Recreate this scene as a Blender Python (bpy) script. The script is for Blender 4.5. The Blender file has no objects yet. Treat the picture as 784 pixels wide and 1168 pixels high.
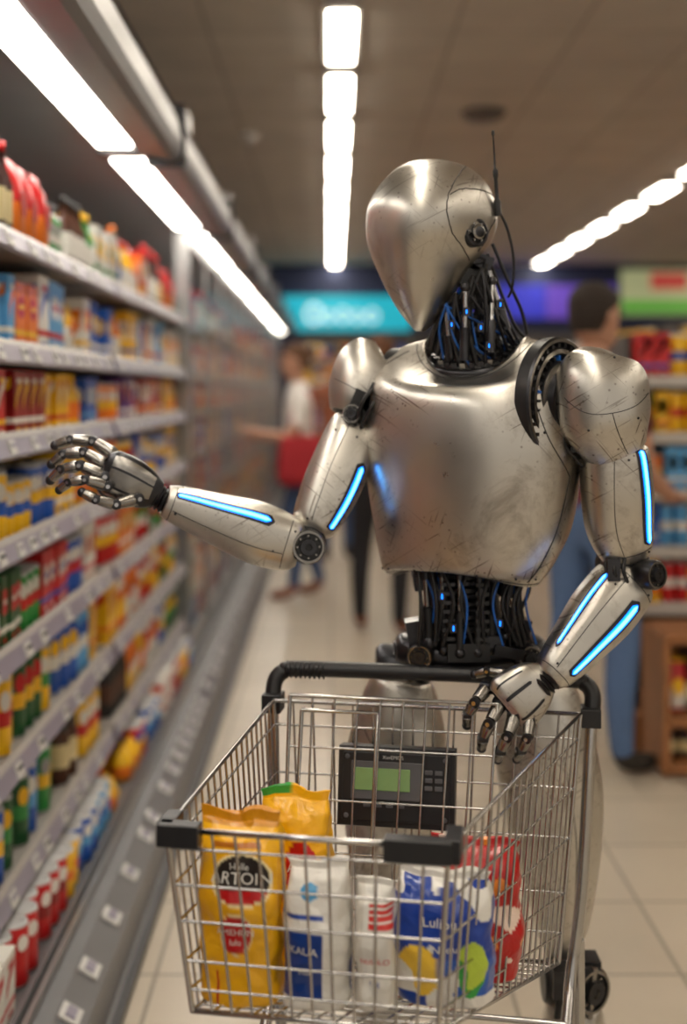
import bpy, math, random
from mathutils import Vector, Matrix, noise
random.seed(11)
C=bpy.context; D=bpy.data; sc=C.scene
V=Vector
def lin(c):
    c/=255.0
    return c/12.92 if c<=.04045 else ((c+.055)/1.055)**2.4
def hx(h):
    h=h.lstrip('#'); return tuple(lin(int(h[i:i+2],16)) for i in (0,2,4))
# ------------------------------------------------------------ materials
def newmat(name,base=(.8,.8,.8),metal=0,rough=.5,emit=None,es=0,var=.12,nscale=18,bump=0,coat=0):
    m=D.materials.new(name); m.use_nodes=True; nt=m.node_tree; b=nt.nodes['Principled BSDF']
    b.inputs['Metallic'].default_value=metal; b.inputs['Roughness'].default_value=rough
    if coat: b.inputs['Coat Weight'].default_value=coat
    tc=nt.nodes.new('ShaderNodeTexCoord'); n=nt.nodes.new('ShaderNodeTexNoise'); n.inputs['Scale'].default_value=nscale; n.inputs['Detail'].default_value=4
    nt.links.new(tc.outputs['Object'],n.inputs['Vector'])
    mx=nt.nodes.new('ShaderNodeMix'); mx.data_type='RGBA'
    mx.inputs[6].default_value=(*[c*(1-var) for c in base],1); mx.inputs[7].default_value=(*[min(1,c*(1+var)) for c in base],1)
    nt.links.new(n.outputs['Fac'],mx.inputs[0]); nt.links.new(mx.outputs[2],b.inputs['Base Color'])
    if bump:
        bp=nt.nodes.new('ShaderNodeBump'); bp.inputs['Strength'].default_value=bump; bp.inputs['Distance'].default_value=.004
        nt.links.new(n.outputs['Fac'],bp.inputs['Height']); nt.links.new(bp.outputs[0],b.inputs['Normal'])
    if emit:
        b.inputs['Emission Color'].default_value=(*emit,1); b.inputs['Emission Strength'].default_value=es
    return m
def colmat(name,rough=.42,coat=.2,bump=0):
    m=newmat(name,rough=rough,coat=coat); nt=m.node_tree; b=nt.nodes['Principled BSDF']
    a=nt.nodes.new('ShaderNodeVertexColor'); a.layer_name='Col'
    nt.links.new(a.outputs['Color'],b.inputs['Base Color'])
    if bump:
        tc=nt.nodes.new('ShaderNodeTexCoord'); n=nt.nodes.new('ShaderNodeTexNoise'); n.inputs['Scale'].default_value=38; n.inputs['Detail'].default_value=3; n.inputs['Distortion'].default_value=.8
        nt.links.new(tc.outputs['Object'],n.inputs['Vector'])
        bp=nt.nodes.new('ShaderNodeBump'); bp.inputs['Strength'].default_value=bump; bp.inputs['Distance'].default_value=.01
        nt.links.new(n.outputs['Fac'],bp.inputs['Height']); nt.links.new(bp.outputs[0],b.inputs['Normal'])
    return m
def silver_mat(name,wear=1.0,r0=.25,r1=.44):
    m=D.materials.new(name); m.use_nodes=True; nt=m.node_tree; b=nt.nodes['Principled BSDF']; N=nt.nodes.new; Lk=nt.links.new
    b.inputs['Metallic'].default_value=1
    tc=N('ShaderNodeTexCoord')
    n1=N('ShaderNodeTexNoise'); n1.inputs['Scale'].default_value=9; n1.inputs['Detail'].default_value=6; Lk(tc.outputs['Object'],n1.inputs['Vector'])
    mx=N('ShaderNodeMix'); mx.data_type='RGBA'; mx.inputs[6].default_value=(.50,.475,.43,1); mx.inputs[7].default_value=(.73,.705,.65,1)
    Lk(n1.outputs['Fac'],mx.inputs[0]); cur=mx.outputs[2]
    n3=N('ShaderNodeTexNoise'); n3.inputs['Scale'].default_value=9; n3.inputs['Detail'].default_value=11; n3.inputs['Roughness'].default_value=.70; n3.inputs['Distortion'].default_value=.5; Lk(tc.outputs['Object'],n3.inputs['Vector'])
    tr=N('ShaderNodeValToRGB'); tr.color_ramp.elements[0].position=.53; tr.color_ramp.elements[1].position=.68; Lk(n3.outputs['Fac'],tr.inputs[0])
    tm=N('ShaderNodeMath'); tm.operation='MULTIPLY'; tm.inputs[1].default_value=.58*wear; Lk(tr.outputs[0],tm.inputs[0])
    mt=N('ShaderNodeMix'); mt.data_type='RGBA'; mt.inputs[7].default_value=(.22,.18,.14,1); Lk(tm.outputs[0],mt.inputs[0]); Lk(cur,mt.inputs[6]); cur=mt.outputs[2]
    mask=N('ShaderNodeTexNoise'); mask.inputs['Scale'].default_value=6; mask.inputs['Detail'].default_value=2; Lk(tc.outputs['Object'],mask.inputs['Vector'])
    mr=N('ShaderNodeValToRGB'); mr.color_ramp.elements[0].position=.47; mr.color_ramp.elements[1].position=.60; Lk(mask.outputs['Fac'],mr.inputs[0])
    tot=None
    for rot,s,thr in ((.5,(6,6,170),.662),(-.75,(5,5,210),.668),(1.25,(8,8,150),.680)):
        mp=N('ShaderNodeMapping'); mp.inputs['Rotation'].default_value=(.2,rot,.3); Lk(tc.outputs['Object'],mp.inputs[0])
        vm=N('ShaderNodeVectorMath'); vm.operation='MULTIPLY'; vm.inputs[1].default_value=s; Lk(mp.outputs[0],vm.inputs[0])
        nn=N('ShaderNodeTexNoise'); nn.inputs['Scale'].default_value=1.6; nn.inputs['Detail'].default_value=1.5; Lk(vm.outputs[0],nn.inputs['Vector'])
        r=N('ShaderNodeValToRGB'); r.color_ramp.elements[0].position=thr; r.color_ramp.elements[1].position=thr+.03; Lk(nn.outputs['Fac'],r.inputs[0])
        if tot is None: tot=r.outputs[0]
        else:
            ad=N('ShaderNodeMath'); ad.operation='MAXIMUM'; Lk(tot,ad.inputs[0]); Lk(r.outputs[0],ad.inputs[1]); tot=ad.outputs[0]
    vo=N('ShaderNodeTexVoronoi'); vo.inputs['Scale'].default_value=85; Lk(tc.outputs['Object'],vo.inputs['Vector'])
    vr=N('ShaderNodeValToRGB'); vr.color_ramp.elements[0].position=.12; vr.color_ramp.elements[0].color=(1,1,1,1); vr.color_ramp.elements[1].position=.20; vr.color_ramp.elements[1].color=(0,0,0,1); Lk(vo.outputs['Distance'],vr.inputs[0])
    ad=N('ShaderNodeMath'); ad.operation='MAXIMUM'; Lk(tot,ad.inputs[0]); Lk(vr.outputs[0],ad.inputs[1])
    mu=N('ShaderNodeMath'); mu.operation='MULTIPLY'; Lk(ad.outputs[0],mu.inputs[0]); Lk(mr.outputs[0],mu.inputs[1])
    sc2=N('ShaderNodeMath'); sc2.operation='MULTIPLY'; sc2.inputs[1].default_value=.75*wear; Lk(mu.outputs[0],sc2.inputs[0])
    m2=N('ShaderNodeMix'); m2.data_type='RGBA'; m2.inputs[7].default_value=(.11,.075,.055,1); Lk(sc2.outputs[0],m2.inputs[0]); Lk(cur,m2.inputs[6])
    Lk(m2.outputs[2],b.inputs['Base Color'])
    rr=N('ShaderNodeMapRange'); rr.inputs[1].default_value=.3; rr.inputs[2].default_value=.7; rr.inputs[3].default_value=r0; rr.inputs[4].default_value=r1; Lk(n3.outputs['Fac'],rr.inputs[0]); Lk(rr.outputs[0],b.inputs['Roughness'])
    bp=N('ShaderNodeBump'); bp.inputs['Strength'].default_value=.06; bp.inputs['Distance'].default_value=.004; Lk(n1.outputs['Fac'],bp.inputs['Height']); Lk(bp.outputs[0],b.inputs['Normal'])
    return m
M={}
M['silver']=silver_mat('brushed_silver_worn')
M['silver2']=silver_mat('brushed_silver_head',.6,.27,.42)
M['dark']=newmat('gunmetal',(.055,.055,.06),.9,.30,nscale=40,var=.4)
M['black']=newmat('black_rubber',(.012,.012,.013),0,.42,nscale=60,var=.3)
M['steel']=newmat('bright_steel',(.55,.55,.56),1,.22,nscale=60)
M['led']=newmat('led_blue_core',(.1,.5,1),0,.3,emit=(.16,.60,1),es=3.0)
M['ledglow']=newmat('led_blue_edge',(.01,.12,.5),0,.3,emit=(.0,.17,1),es=3.2)
M['blue']=newmat('blue_cable',(.02,.13,.50),0,.3)
M['fing']=newmat('finger_metal',(.30,.285,.265),1,.27,nscale=50,var=.35)
M['chrome']=newmat('chrome_wire',(.50,.49,.48),1,.2,nscale=30,var=.1)
M['plastic']=newmat('black_plastic',(.012,.012,.014),0,.38,nscale=90,var=.2,bump=.1)
M['prod']=colmat('printed_packaging')
M['bag']=colmat('printed_film_bag',.3,.3,bump=.35)
# ------------------------------------------------------------ builders
def mkempty(name,parent=None):
    e=D.objects.new(name,None); e.empty_display_size=.1; C.collection.objects.link(e)
    if parent: e.parent=parent
    return e
class MB:
    def __init__(s): s.v=[];s.f=[];s.m=[];s.c=[];s.s=[]
    def add(s,vs,fs,m=0,col=None,smooth=False):
        o=len(s.v); s.v.extend([tuple(p) for p in vs])
        for k,f in enumerate(fs):
            s.f.append([i+o for i in f]); s.m.append(m[k] if isinstance(m,list) else m)
            cc_=col[k] if isinstance(col,list) else col
            s.c.append(cc_ if cc_ else (.8,.8,.8)); s.s.append(smooth)
    def box(s,c,size,m=0,col=None,R=None):
        c=V(c); h=V(size)/2; vs=[]
        for x in(-1,1):
            for y in(-1,1):
                for z in(-1,1):
                    p=V((x*h.x,y*h.y,z*h.z))
                    if R: p=R@p
                    vs.append(c+p)
        s.add(vs,[(0,1,3,2),(4,6,7,5),(0,4,5,1),(2,3,7,6),(0,2,6,4),(1,5,7,3)],m,col)
    def lathe(s,prof,base,axis=(0,0,1),m=0,seg=20,col=None,smooth=True,ell=(1,1)):
        q=V(axis).normalized().to_track_quat('Z','Y'); base=V(base); vs=[];fs=[];cs=[];ms=[]
        for (r,h) in prof:
            for i in range(seg):
                a=2*math.pi*i/seg; vs.append(base+q@V((max(r,.0001)*ell[0]*math.cos(a),max(r,.0001)*ell[1]*math.sin(a),h)))
        for j in range(len(prof)-1):
            for i in range(seg):
                k=(i+1)%seg; fs.append((j*seg+i,j*seg+k,(j+1)*seg+k,(j+1)*seg+i))
                cs.append(col[j] if isinstance(col,list) else col); ms.append(m[j] if isinstance(m,list) else m)
        fs.append(tuple(range(seg))[::-1]); cs.append(cs[0]); ms.append(ms[0])
        n=len(prof)-1; fs.append(tuple(n*seg+i for i in range(seg))); cs.append(cs[-2]); ms.append(ms[-2])
        s.add(vs,fs,ms,cs,smooth)
    def sphere(s,c,r,m=0,seg=16,sc=(1,1,1),col=None):
        n=seg//2+1; vs=[];fs=[]
        for j in range(n):
            b=math.pi*j/(n-1)
            for i in range(seg):
                a=2*math.pi*i/seg
                vs.append(V(c)+V((r*sc[0]*math.sin(b)*math.cos(a),r*sc[1]*math.sin(b)*math.sin(a),r*sc[2]*math.cos(b))))
        for j in range(n-1):
            for i in range(seg):
                k=(i+1)%seg; fs.append((j*seg+i,j*seg+k,(j+1)*seg+k,(j+1)*seg+i))
        s.add(vs,fs,m,col,True)
    def extr(s,poly,y0,y1,m=0,col=None,smooth=False):   # (x,z) polygon extruded along y
        n=len(poly); vs=[(x,y0,z) for x,z in poly]+[(x,y1,z) for x,z in poly]
        fs=[(i,(i+1)%n,n+(i+1)%n,n+i) for i in range(n)]+[tuple(range(n))[::-1],tuple(range(n,2*n))]
        s.add(vs,fs,m,col,smooth)
    def obj(s,name,mats,parent=None,bevel=0,recalc=True,angle=None):
        me=D.meshes.new(name); me.from_pydata(s.v,[],s.f)
        for mt in mats: me.materials.append(mt)
        me.polygons.foreach_set('material_index',s.m); me.polygons.foreach_set('use_smooth',s.s)
        ca=me.color_attributes.new('Col','FLOAT_COLOR','CORNER'); buf=[]
        for f,c in zip(s.f,s.c):
            if isinstance(c[0],(tuple,list)):
                for q in c: buf.extend((q[0],q[1],q[2],1))
            else: buf.extend((c[0],c[1],c[2],1)*len(f))
        ca.data.foreach_set('color',buf)
        me.update()
        if recalc:
            import bmesh
            bm=bmesh.new(); bm.from_mesh(me); bmesh.ops.recalc_face_normals(bm,faces=bm.faces); bm.to_mesh(me); bm.free()
        o=D.objects.new(name,me); C.collection.objects.link(o)
        if parent: o.parent=parent
        if bevel:
            b=o.modifiers.new('bevel','BEVEL'); b.width=bevel; b.segments=2; b.limit_method='ANGLE'; b.angle_limit=math.radians(50)
        if angle:
            try: me.set_sharp_from_angle(angle=math.radians(angle))
            except Exception: pass
        return o
def cr(a,b,c,d,t):
    return (b*2+(c-a)*t+(a*2-b*5+c*4-d)*t*t+(b*3-a-c*3+d)*t*t*t)*.5
def smoothpath(pts,k=6):
    pts=[V(p) for p in pts]; out=[]
    for i in range(len(pts)-1):
        a=pts[max(i-1,0)];b=pts[i];c=pts[i+1];d=pts[min(i+2,len(pts)-1)]
        for j in range(k): out.append(cr(a,b,c,d,j/k))
    out.append(pts[-1]); return out
def tubes(name,paths,r,mat,parent=None,smooth=False,res=2,cyc=False):
    cu=D.curves.new(name,'CURVE'); cu.dimensions='3D'; cu.bevel_depth=r; cu.bevel_resolution=res; cu.use_fill_caps=True
    for p in paths:
        q=smoothpath(p) if smooth else p
        sp=cu.splines.new('POLY'); sp.points.add(len(q)-1); sp.use_cyclic_u=cyc
        for i,a in enumerate(q): sp.points[i].co=(*a,1)
    cu.materials.append(mat); o=D.objects.new(name,cu); C.collection.objects.link(o)
    if parent: o.parent=parent
    return o
class Loft:
    def __init__(s,rings,warp=None): s.R=rings; s.warp=warp
    def ev(s,t):
        R=s.R;k=len(R)-1;f=max(0,min(1,t))*k;i=min(int(f),k-1);u=f-i
        q=[R[max(i-1,0)],R[i],R[i+1],R[min(i+2,k)]]
        g=lambda j:cr(q[0][j],q[1][j],q[2][j],q[3][j],u)
        return g(0),g(1).normalized(),g(2).normalized(),max(g(3),.0004),max(g(4),.0004),g(5)
    def P(s,t,th,off=0,scale=1):
        c,ax,ay,a,b,n=s.ev(t); co,si=math.cos(th),math.sin(th); e=2/n
        x=a*scale*math.copysign(abs(co)**e,co); y=b*scale*math.copysign(abs(si)**e,si)
        p=c+ax*x+ay*y
        if off: 
            d=ax*co*b+ay*si*a; p=p+d.normalized()*off
        if s.warp: p=s.warp(t,th,p)
        return p
    def add(s,mb,nt=40,ns=56,m=0,caps=(True,True),mcap=None,paint=None,lip=.003):
        vs=[];fs=[];ms=[];cols=[]; mcap=m if mcap is None else mcap
        c0=s.ev(0)[0];c1=s.ev(1)[0];d0=(c0-s.ev(.03)[0]).normalized();d1=(c1-s.ev(.97)[0]).normalized()
        rows=[]
        if caps[0]: rows+=[(0,.7,d0*-.004,mcap),(0,.86,d0*lip,m),(0,.95,d0*lip*.7,m)]
        for i in range(nt+1): rows.append((i/nt,1,V((0,0,0)),m))
        if caps[1]: rows+=[(1,.95,d1*lip*.7,m),(1,.86,d1*lip,m),(1,.7,d1*-.004,mcap)]
        vc=[]
        for (t,scl,o,_m) in rows:
            for j in range(ns):
                th=2*math.pi*j/ns; vs.append(s.P(t,th,0,scl)+o)
                if paint: vc.append(paint(t,th))
        for i in range(len(rows)-1):
            for j in range(ns):
                k=(j+1)%ns; f=(i*ns+j,i*ns+k,(i+1)*ns+k,(i+1)*ns+j); fs.append(f)
                ms.append(mcap if (rows[i][3]!=m or rows[i+1][3]!=m) else m)
                cols.append([vc[q] for q in f] if paint else None)
        if caps[0]: fs.append(tuple(range(ns))[::-1]); ms.append(mcap); cols.append([vc[q] for q in fs[-1]] if paint else None)
        if caps[1]:
            b=(len(rows)-1)*ns; fs.append(tuple(range(b,b+ns))); ms.append(mcap); cols.append([vc[q] for q in fs[-1]] if paint else None)
        mb.add(vs,fs,ms,cols,True)
    def patch(s,mb,t0,t1,h0,h1,off,m,nt=24,ns=5,rnd=True,skew=0):
        vs=[];fs=[]
        for i in range(nt+1):
            u=i/nt; t=t0+(t1-t0)*u; e=abs(2*u-1); w=1
            if rnd and e>.93: w=math.sqrt(max(.02,1-((e-.93)/.07)**2))
            hm=(h0+h1)/2+skew*(u-.5); hw=(h1-h0)/2*w
            for j in range(ns+1): vs.append(s.P(t,hm+hw*(2*j/ns-1),off))
        for i in range(nt):
            for j in range(ns): a=i*(ns+1)+j; fs.append((a,a+1,a+ns+2,a+ns+1))
        mb.add(vs,fs,m,None,True)
    def led(s,mb,t0,t1,hc,hw,skew=0):
        dt=.02*(1 if t1>t0 else -1)
        s.patch(mb,t0-dt,t1+dt,math.radians(hc-hw*1.8),math.radians(hc+hw*1.8),.0010,1,skew=math.radians(skew))
        s.patch(mb,t0,t1,math.radians(hc-hw),math.radians(hc+hw),.0020,4,skew=math.radians(skew))
        s.patch(mb,t0+dt*.3,t1-dt*.3,math.radians(hc-hw*.5),math.radians(hc+hw*.5),.0030,3,skew=math.radians(skew))
    def tz(s,z):
        best=min(range(401),key=lambda i:abs(s.ev(i/400)[0].z-z)); return best/400
    def hit(s,x,z):
        t=s.tz(z); c=s.ev(t)[0]; bt=None
        for i in range(360):
            p=s.P(t,math.radians(i))
            if p.y<=c.y+.005:
                d=abs(p.x-x)
                if bt is None or d<bt[0]: bt=(d,i)
        return t,math.radians(bt[1])
RM=[M['silver'],M['dark'],M['black'],M['led'],M['ledglow'],M['steel'],M['blue'],M['fing'],M['silver2']]
def sheet(k):    # robot blueprint sheet: 700 grid units to the metre (scaled by k), datum line 445 = 1.40 m up
    return (lambda u,v,y:V(((u-378)*k/700,y,1.4+(445-v)*k/700)))
def limb(k,pts,n=2.8):
    S=sheet(k); cs=[S(p[0],p[1],p[2]) for p in pts]; R=[]
    for i,p in enumerate(pts):
        t=(cs[min(i+1,len(cs)-1)]-cs[max(i-1,0)]).normalized()
        ay=V((0,-1,0)); ay=(ay-t*ay.dot(t)).normalized(); ax=t.cross(ay)
        R.append((cs[i],ax,ay,p[3]*k/700,p[4],n))
    return Loft(R)
# ============================================================ ROBOT
robot=mkempty('humanoid_robot')
rad=math.radians
# --- torso
k=1.03;T=sheet(k)
yaw=rad(25); TX=V((math.cos(yaw),-math.sin(yaw),0)); TF=V((-math.sin(yaw),-math.cos(yaw),0))
prof=[(657,530,86,.090),(650,531,94,.100),(635,534,101,.110),(600,539,112,.124),(550,540,120,.136),(500,540,124,.141),(455,540,122,.136),(425,540,116,.122),(405,542,105,.103),(392,545,84,.087),(386,545,61,.075)]
def twarp(t,th,p):
    x=max(0,(t-.58)/.42); f=max(0,math.sin(th))**1.4; p=p.copy()
    p.z-=.068*math.sin(math.pi/2*x)**1.2*f
    if t<.25:
        q=(1-t/.25); p.z+=q*q*(.014*math.cos(2*(th-math.pi/2)-.3)+.004)
    return p
torso=Loft([(T(u,v,2.08),TX,TF,w/119*.179,b,2.22) for v,u,w,b in prof],twarp)
mb=MB(); torso.add(mb,nt=90,ns=120,m=0,caps=(False,False))
vs=[];ns=120;rows=[(0,1,0),(0,.955,0),(0,.93,.05),(0,.3,.05)]
for t,s_,dz in rows:
    for j in range(ns): vs.append(torso.P(t,2*math.pi*j/ns,0,s_)+V((0,0,dz)))
fs=[(i*ns+j,i*ns+(j+1)%ns,(i+1)*ns+(j+1)%ns,(i+1)*ns+j) for i in range(3) for j in range(ns)]
mb.add(vs,fs,[0]*ns+[1]*ns*2,None,True)
vs=[];rows=[(1,1,0),(1,.95,.003),(1,.91,-.02),(1,.2,-.03)]
for t,s_,dz in rows:
    for j in range(ns): vs.append(torso.P(t,2*math.pi*j/ns,0,s_)+V((0,0,dz)))
mb.add(vs,fs,[0]*ns+[2]*ns*2,None,True)
mb.obj('chest_shell',RM,robot,recalc=True)
def seam_on(loft,pts,n=24):
    P=smoothpath([V((a,b,0)) for a,b in pts],8)
    return [loft.P(p.x,rad(p.y),.0002) for p in P]
S1=[seam_on(torso,[(.93,26),(.80,42),(.70,46),(.60,44),(.5,34),(.42,14)]),seam_on(torso,[(.93,160),(.80,152),(.70,158),(.55,168)]),
    seam_on(torso,[(.965,10),(.965,50),(.965,90),(.965,130),(.965,170)]),
    seam_on(torso,[(.035,5),(.035,50),(.035,90),(.035,130),(.035,175)]),
    seam_on(torso,[(.42,14),(.3,20),(.2,22),(.06,26)])]
tubes('chest_seams',S1,.0009,M['black'],robot)
mb=MB()
for a_ in (18,40,70,110,140,160): mb.sphere(torso.P(.09,rad(a_),.0005),.0022,1,8)
for t_,a_ in ((.9,30),(.72,50),(.52,38)): mb.sphere(torso.P(t_,rad(a_),.0005),.0025,1,8)
mb.obj('chest_rivets',RM,robot)
# collar rings
mb=MB()
cc=T(545,408,2.08); ca=(V((0,0,1))+TF*.44).normalized()
def ringloft(c,axis,R,r,m,seg=64,ts=12,e=1.0):
    q=V(axis).normalized().to_track_quat('Z','Y'); vs=[];fs=[]
    for i in range(seg):
        a=2*math.pi*i/seg
        for j in range(ts):
            b=2*math.pi*j/ts; rr=R+r*math.cos(b); vs.append(V(c)+q@V((rr*math.cos(a),rr*math.sin(a)*e,r*math.sin(b))))
    for i in range(seg):
        for j in range(ts): fs.append((i*ts+j,((i+1)%seg)*ts+j,((i+1)%seg)*ts+(j+1)%ts,i*ts+(j+1)%ts))
    mb.add(vs,fs,m,None,True)
ringloft(cc+V((0,0,.003)),ca,.0795,.0070,1,e=.97); ringloft(cc+V((0,0,.008)),ca,.069,.0065,2); ringloft(cc+V((0,0,.012)),ca,.058,.006,1); ringloft(cc+V((0,0,.017)),ca,.047,.006,2)
mb.lathe([(.076,-.03),(.076,-.008),(.03,.0),(.0,.0)],cc,ca,1,40)
q=ca.to_track_quat('Z','Y')
for i in range(28):
    a=2*math.pi*i/28; p=cc+q@V((.069*math.cos(a),.069*math.sin(a),.013)); mb.box(p,(.009,.006,.013),1 if i%3 else 7,None,q.to_matrix())
# shoulder sockets (round, concentric)
for sgn,c,ax,el_ in ((1,V((.368,1.980,1.383)),V((.70,-.71,0)),.90),(-1,V((.108,2.14,1.383)),-TX,.62)):
    f_=1.03 if sgn>0 else .9
    pr=[(.100*f_,-.02),(.100*f_,.002),(.097*f_,.006),(.092*f_,.006),(.090*f_,-.002),(.083*f_,-.002),(.081*f_,.006),(.074*f_,.006),(.072*f_,-.004),(.062*f_,-.004),(.060*f_,.008),(.050*f_,.010),(.048*f_,.02),(.0,.02)]
    mb.lathe(pr,c,ax,[2,1,7,1,2,2,7,1,2,2,7,1,2],64,ell=(el_,1))
    q=ax.to_track_quat('Z','Y')
    for i in range(30):
        a=2*math.pi*i/30
        mb.box(c+q@V((.087*f_*el_*math.cos(a),.087*f_*math.sin(a),.002)),(.006,.006,.009),1,None,q.to_matrix())
        mb.box(c+q@V((.067*f_*el_*math.cos(a),.067*f_*math.sin(a),.001)),(.008,.004,.010),6 if i%6==2 else 1,None,(q.to_matrix()@Matrix.Rotation(a,3,'Z')))
mb.obj('collar_and_shoulder_sockets',RM,robot,angle=35)
# --- neck
k=1.02;Hs=sheet(k)
mb=MB()
p0=Hs(540,296,2.06);p1=Hs(545,410,2.08);d=(p0-p1)
for i in range(10):
    f=i/9; c=p1.lerp(p0,f); mb.lathe([(.022,-.007),(.03,-.004),(.03,.003),(.024,.006)],c,d,1 if i%2 else 2,20)
for (a,b,r) in (((508,352,2.02),(514,408,2.03),.0045),((556,300,2.05),(578,376,2.05),.005),((528,330,2.0),(527,412,2.0),.0045),((560,322,2.02),(556,404,2.0),.004)):
    A=Hs(*a);B=Hs(*b);mb.lathe([(r,0),(r,(B-A).length*.55),(r*1.9,(B-A).length*.55),(r*1.9,(B-A).length)],A,B-A,[5,1,1],12)
    mb.sphere(A,r*2,1,10)
mb.box(Hs(535,318,2.05),(.05,.045,.03),2,None,Matrix.Rotation(.5,3,'Y')); mb.box(Hs(517,345,2.05),(.035,.04,.03),1,None,Matrix.Rotation(.6,3,'Y'))
for u,v,y in ((512,372,1.995),(543,376,1.975),(566,350,1.99),(552,396,1.975),(528,358,1.985)):
    mb.box(Hs(u,v,y),(.010,.008,.014),1); mb.box(Hs(u,v,y-.0042),(.002,.002,.006),4)
mb.obj('neck_column',RM,robot,angle=35)
cab=[];cabb=[]
for i in range(54):
    f=i/53
    u0=505+50*((i*7)%53)/53; v0=350-50*((i*7)%53)/53
    y0=2.03+.03*math.sin(i*2.1)
    u1=490+112*f; yy=2.08-.064*math.sin(math.pi*f)*(1 if i%3 else .3)
    v1=396+28*math.sin(math.pi*f)*(1 if i%3 else .3)
    pm=Hs((u0*.5+u1*.5)+random.uniform(-11,11),(v0+v1)/2+random.uniform(-6,6),(y0+yy)/2-.008*random.random())
    (cabb if i%5==3 else cab).append([Hs(u0,v0,y0),pm,Hs(u1,v1,yy)])
tubes('neck_cables',cab[:22],.0042,M['black'],robot,True); tubes('neck_cables_fine',cab[22:],.0028,M['dark'],robot,True); tubes('neck_cables_blue',cabb,.0018,M['blue'],robot,True)
tubes('neck_wires_rear',[[Hs(558,288,2.06),Hs(575,330,2.08),Hs(592,368,2.09),Hs(604,382,2.1)],[Hs(552,300,2.07),Hs(568,335,2.09),Hs(585,372,2.1),Hs(590,392,2.1)],[Hs(562,278,2.04),Hs(580,318,2.05),Hs(598,352,2.07),Hs(606,380,2.08)]],.003,M['black'],robot,True)
# --- head
HF=V((-math.sin(rad(50)),-math.cos(rad(50)),0)); HL=V((math.cos(rad(50)),-math.sin(rad(50)),0))
sil=[(183.5,486,500),(185,474,512),(190,460,531),(200,446,547),(215,433,559),(235,422,566),(255,419,567),(275,420,560),(293,425,547),(312,433,532),(333,443,520),(352,454,509),(366,464,497),(374,471,489),(377.5,475,484)]
rings=[]
for v,l,r in sil:
    w=(r-l)/2*k/700; jaw=max(0,min(1,(v-260)/100))
    rings.append((Hs((l+r)/2,v,2.04),HF,HL,w*1.25/1.153,w/1.153*(1+.05*jaw),2.15))
head=Loft(rings)
mb=MB(); head.add(mb,nt=80,ns=110,m=8,caps=(True,True),lip=.0005)
def onh(u,v,off=0):
    p=Hs(u,v,2.04); t,th=head.hit(p.x,p.z); return head.P(t,th,off)
e=onh(538,270); ea=(HL*.9+V((0,-.35,0))).normalized()
mb.lathe([(.024,-.02),(.024,.002),(.021,.005),(.018,.005),(.016,.002),(.013,.002),(.012,.010),(.009,.012),(0,.012)],e,ea,[1,1,1,1,2,2,7,1],32)
for i in range(6):
    q=ea.to_track_quat('Z','Y');a=i*math.pi/3; mb.lathe([(.002,0),(.002,.007)],e+q@V((.0145*math.cos(a),.0145*math.sin(a),0)),ea,5,8)
mb.box(onh(546,296)+V((0,.02,0)),(.05,.05,.022),1,None,Matrix.Rotation(.35,3,'Y'))
A0=Hs(566,240,2.02)
mb.lathe([(.006,-.012),(.006,.012),(.0035,.016),(.0032,.05),(.0045,.052),(.0045,.062),(.0018,.066),(.0013,.118),(.0028,.12),(.0022,.126),(0,.127)],A0,Hs(559,158,2.0)-A0,[2]*11,12)
mb.obj('head_shell',RM,robot,recalc=True,angle=40)
sm=[]
for pts in ([(532,190),(521,204),(510,222),(504,240),(505,258),(511,274),(524,288),(533,299)],
            [(507,232),(522,224),(545,222),(563,224)],
            [(564,252),(556,264),(552,276),(543,289)]):
    q=smoothpath([V((a,b,0)) for a,b in pts],5); sm.append([onh(p.x,p.y,.0003) for p in q])
tubes('head_seams',sm,.0009,M['black'],robot)
tubes('antenna_lead',[[A0,Hs(578,262,2.03),Hs(586,295,2.04),Hs(586,325,2.05),Hs(582,338,2.06)]],.0024,M['black'],robot,True)
# --- arms
def hub(mb,c,axis,r,h=.03):
    mb.lathe([(r*.96,-h),(r,-h*.7),(r,h*.55),(r*.9,h*.8),(r*.78,h*.8),(r*.74,h*.6),(r*.5,h*.6),(r*.46,h),(r*.2,h),(r*.16,h*.8),(0,h*.8)],c,axis,[2,1,1,7,1,2,2,1,7,2],32)
    q=V(axis).normalized().to_track_quat('Z','Y')
    for i in range(8):
        a=i*math.pi/4; mb.lathe([(r*.06,0),(r*.06,.003)],V(c)+q@V((r*.63*math.cos(a),r*.63*math.sin(a),h*.6)),axis,7,8)
# image-right (robot's left) arm
k=.98
cap=limb(k,[(690,400.5,1.955,10,.014),(689,403,1.955,26,.032),(687,411,1.955,41,.047),(685,430,1.95,51,.058),(685,455,1.95,53,.063),(689,480,1.95,51,.060),(697,500,1.96,42,.054),(702,511,1.965,37,.048)],2.3)
ua=limb(k,[(703,513,1.975,34,.042),(704,519,1.975,38,.049),(708,560,1.985,40,.053),(712,600,1.995,38,.050),(717,625,2.0,33,.044),(719,637,2.005,27,.036)],3)
fa=limb(k,[(730,661,2.01,26,.034),(720,671,2.005,35,.044),(691,701,1.985,37,.046),(661,732,1.965,31,.038),(634,759,1.945,24,.030),(624,769,1.94,18,.024)],2.8)
mb=MB()
cap.add(mb,50,80,0,(True,True),2,lip=.001); ua.add(mb,40,64,0,(True,True),2); fa.add(mb,44,64,0,(True,True),2)
ua.led(mb,.10,.74,122,7,skew=6)
fa.led(mb,.30,.80,110,7); fa.led(mb,.28,.72,42,5)
for L_,q_ in ((cap,((.7,60),(.7,120),(.3,95))),(ua,((.2,95),(.85,75),(.85,130))),(fa,((.3,70),(.82,75),(.2,120)))):
    for t_,a_ in q_: mb.sphere(L_.P(t_,rad(a_),.0003),.0022,1,8)
S=sheet(k)
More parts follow.
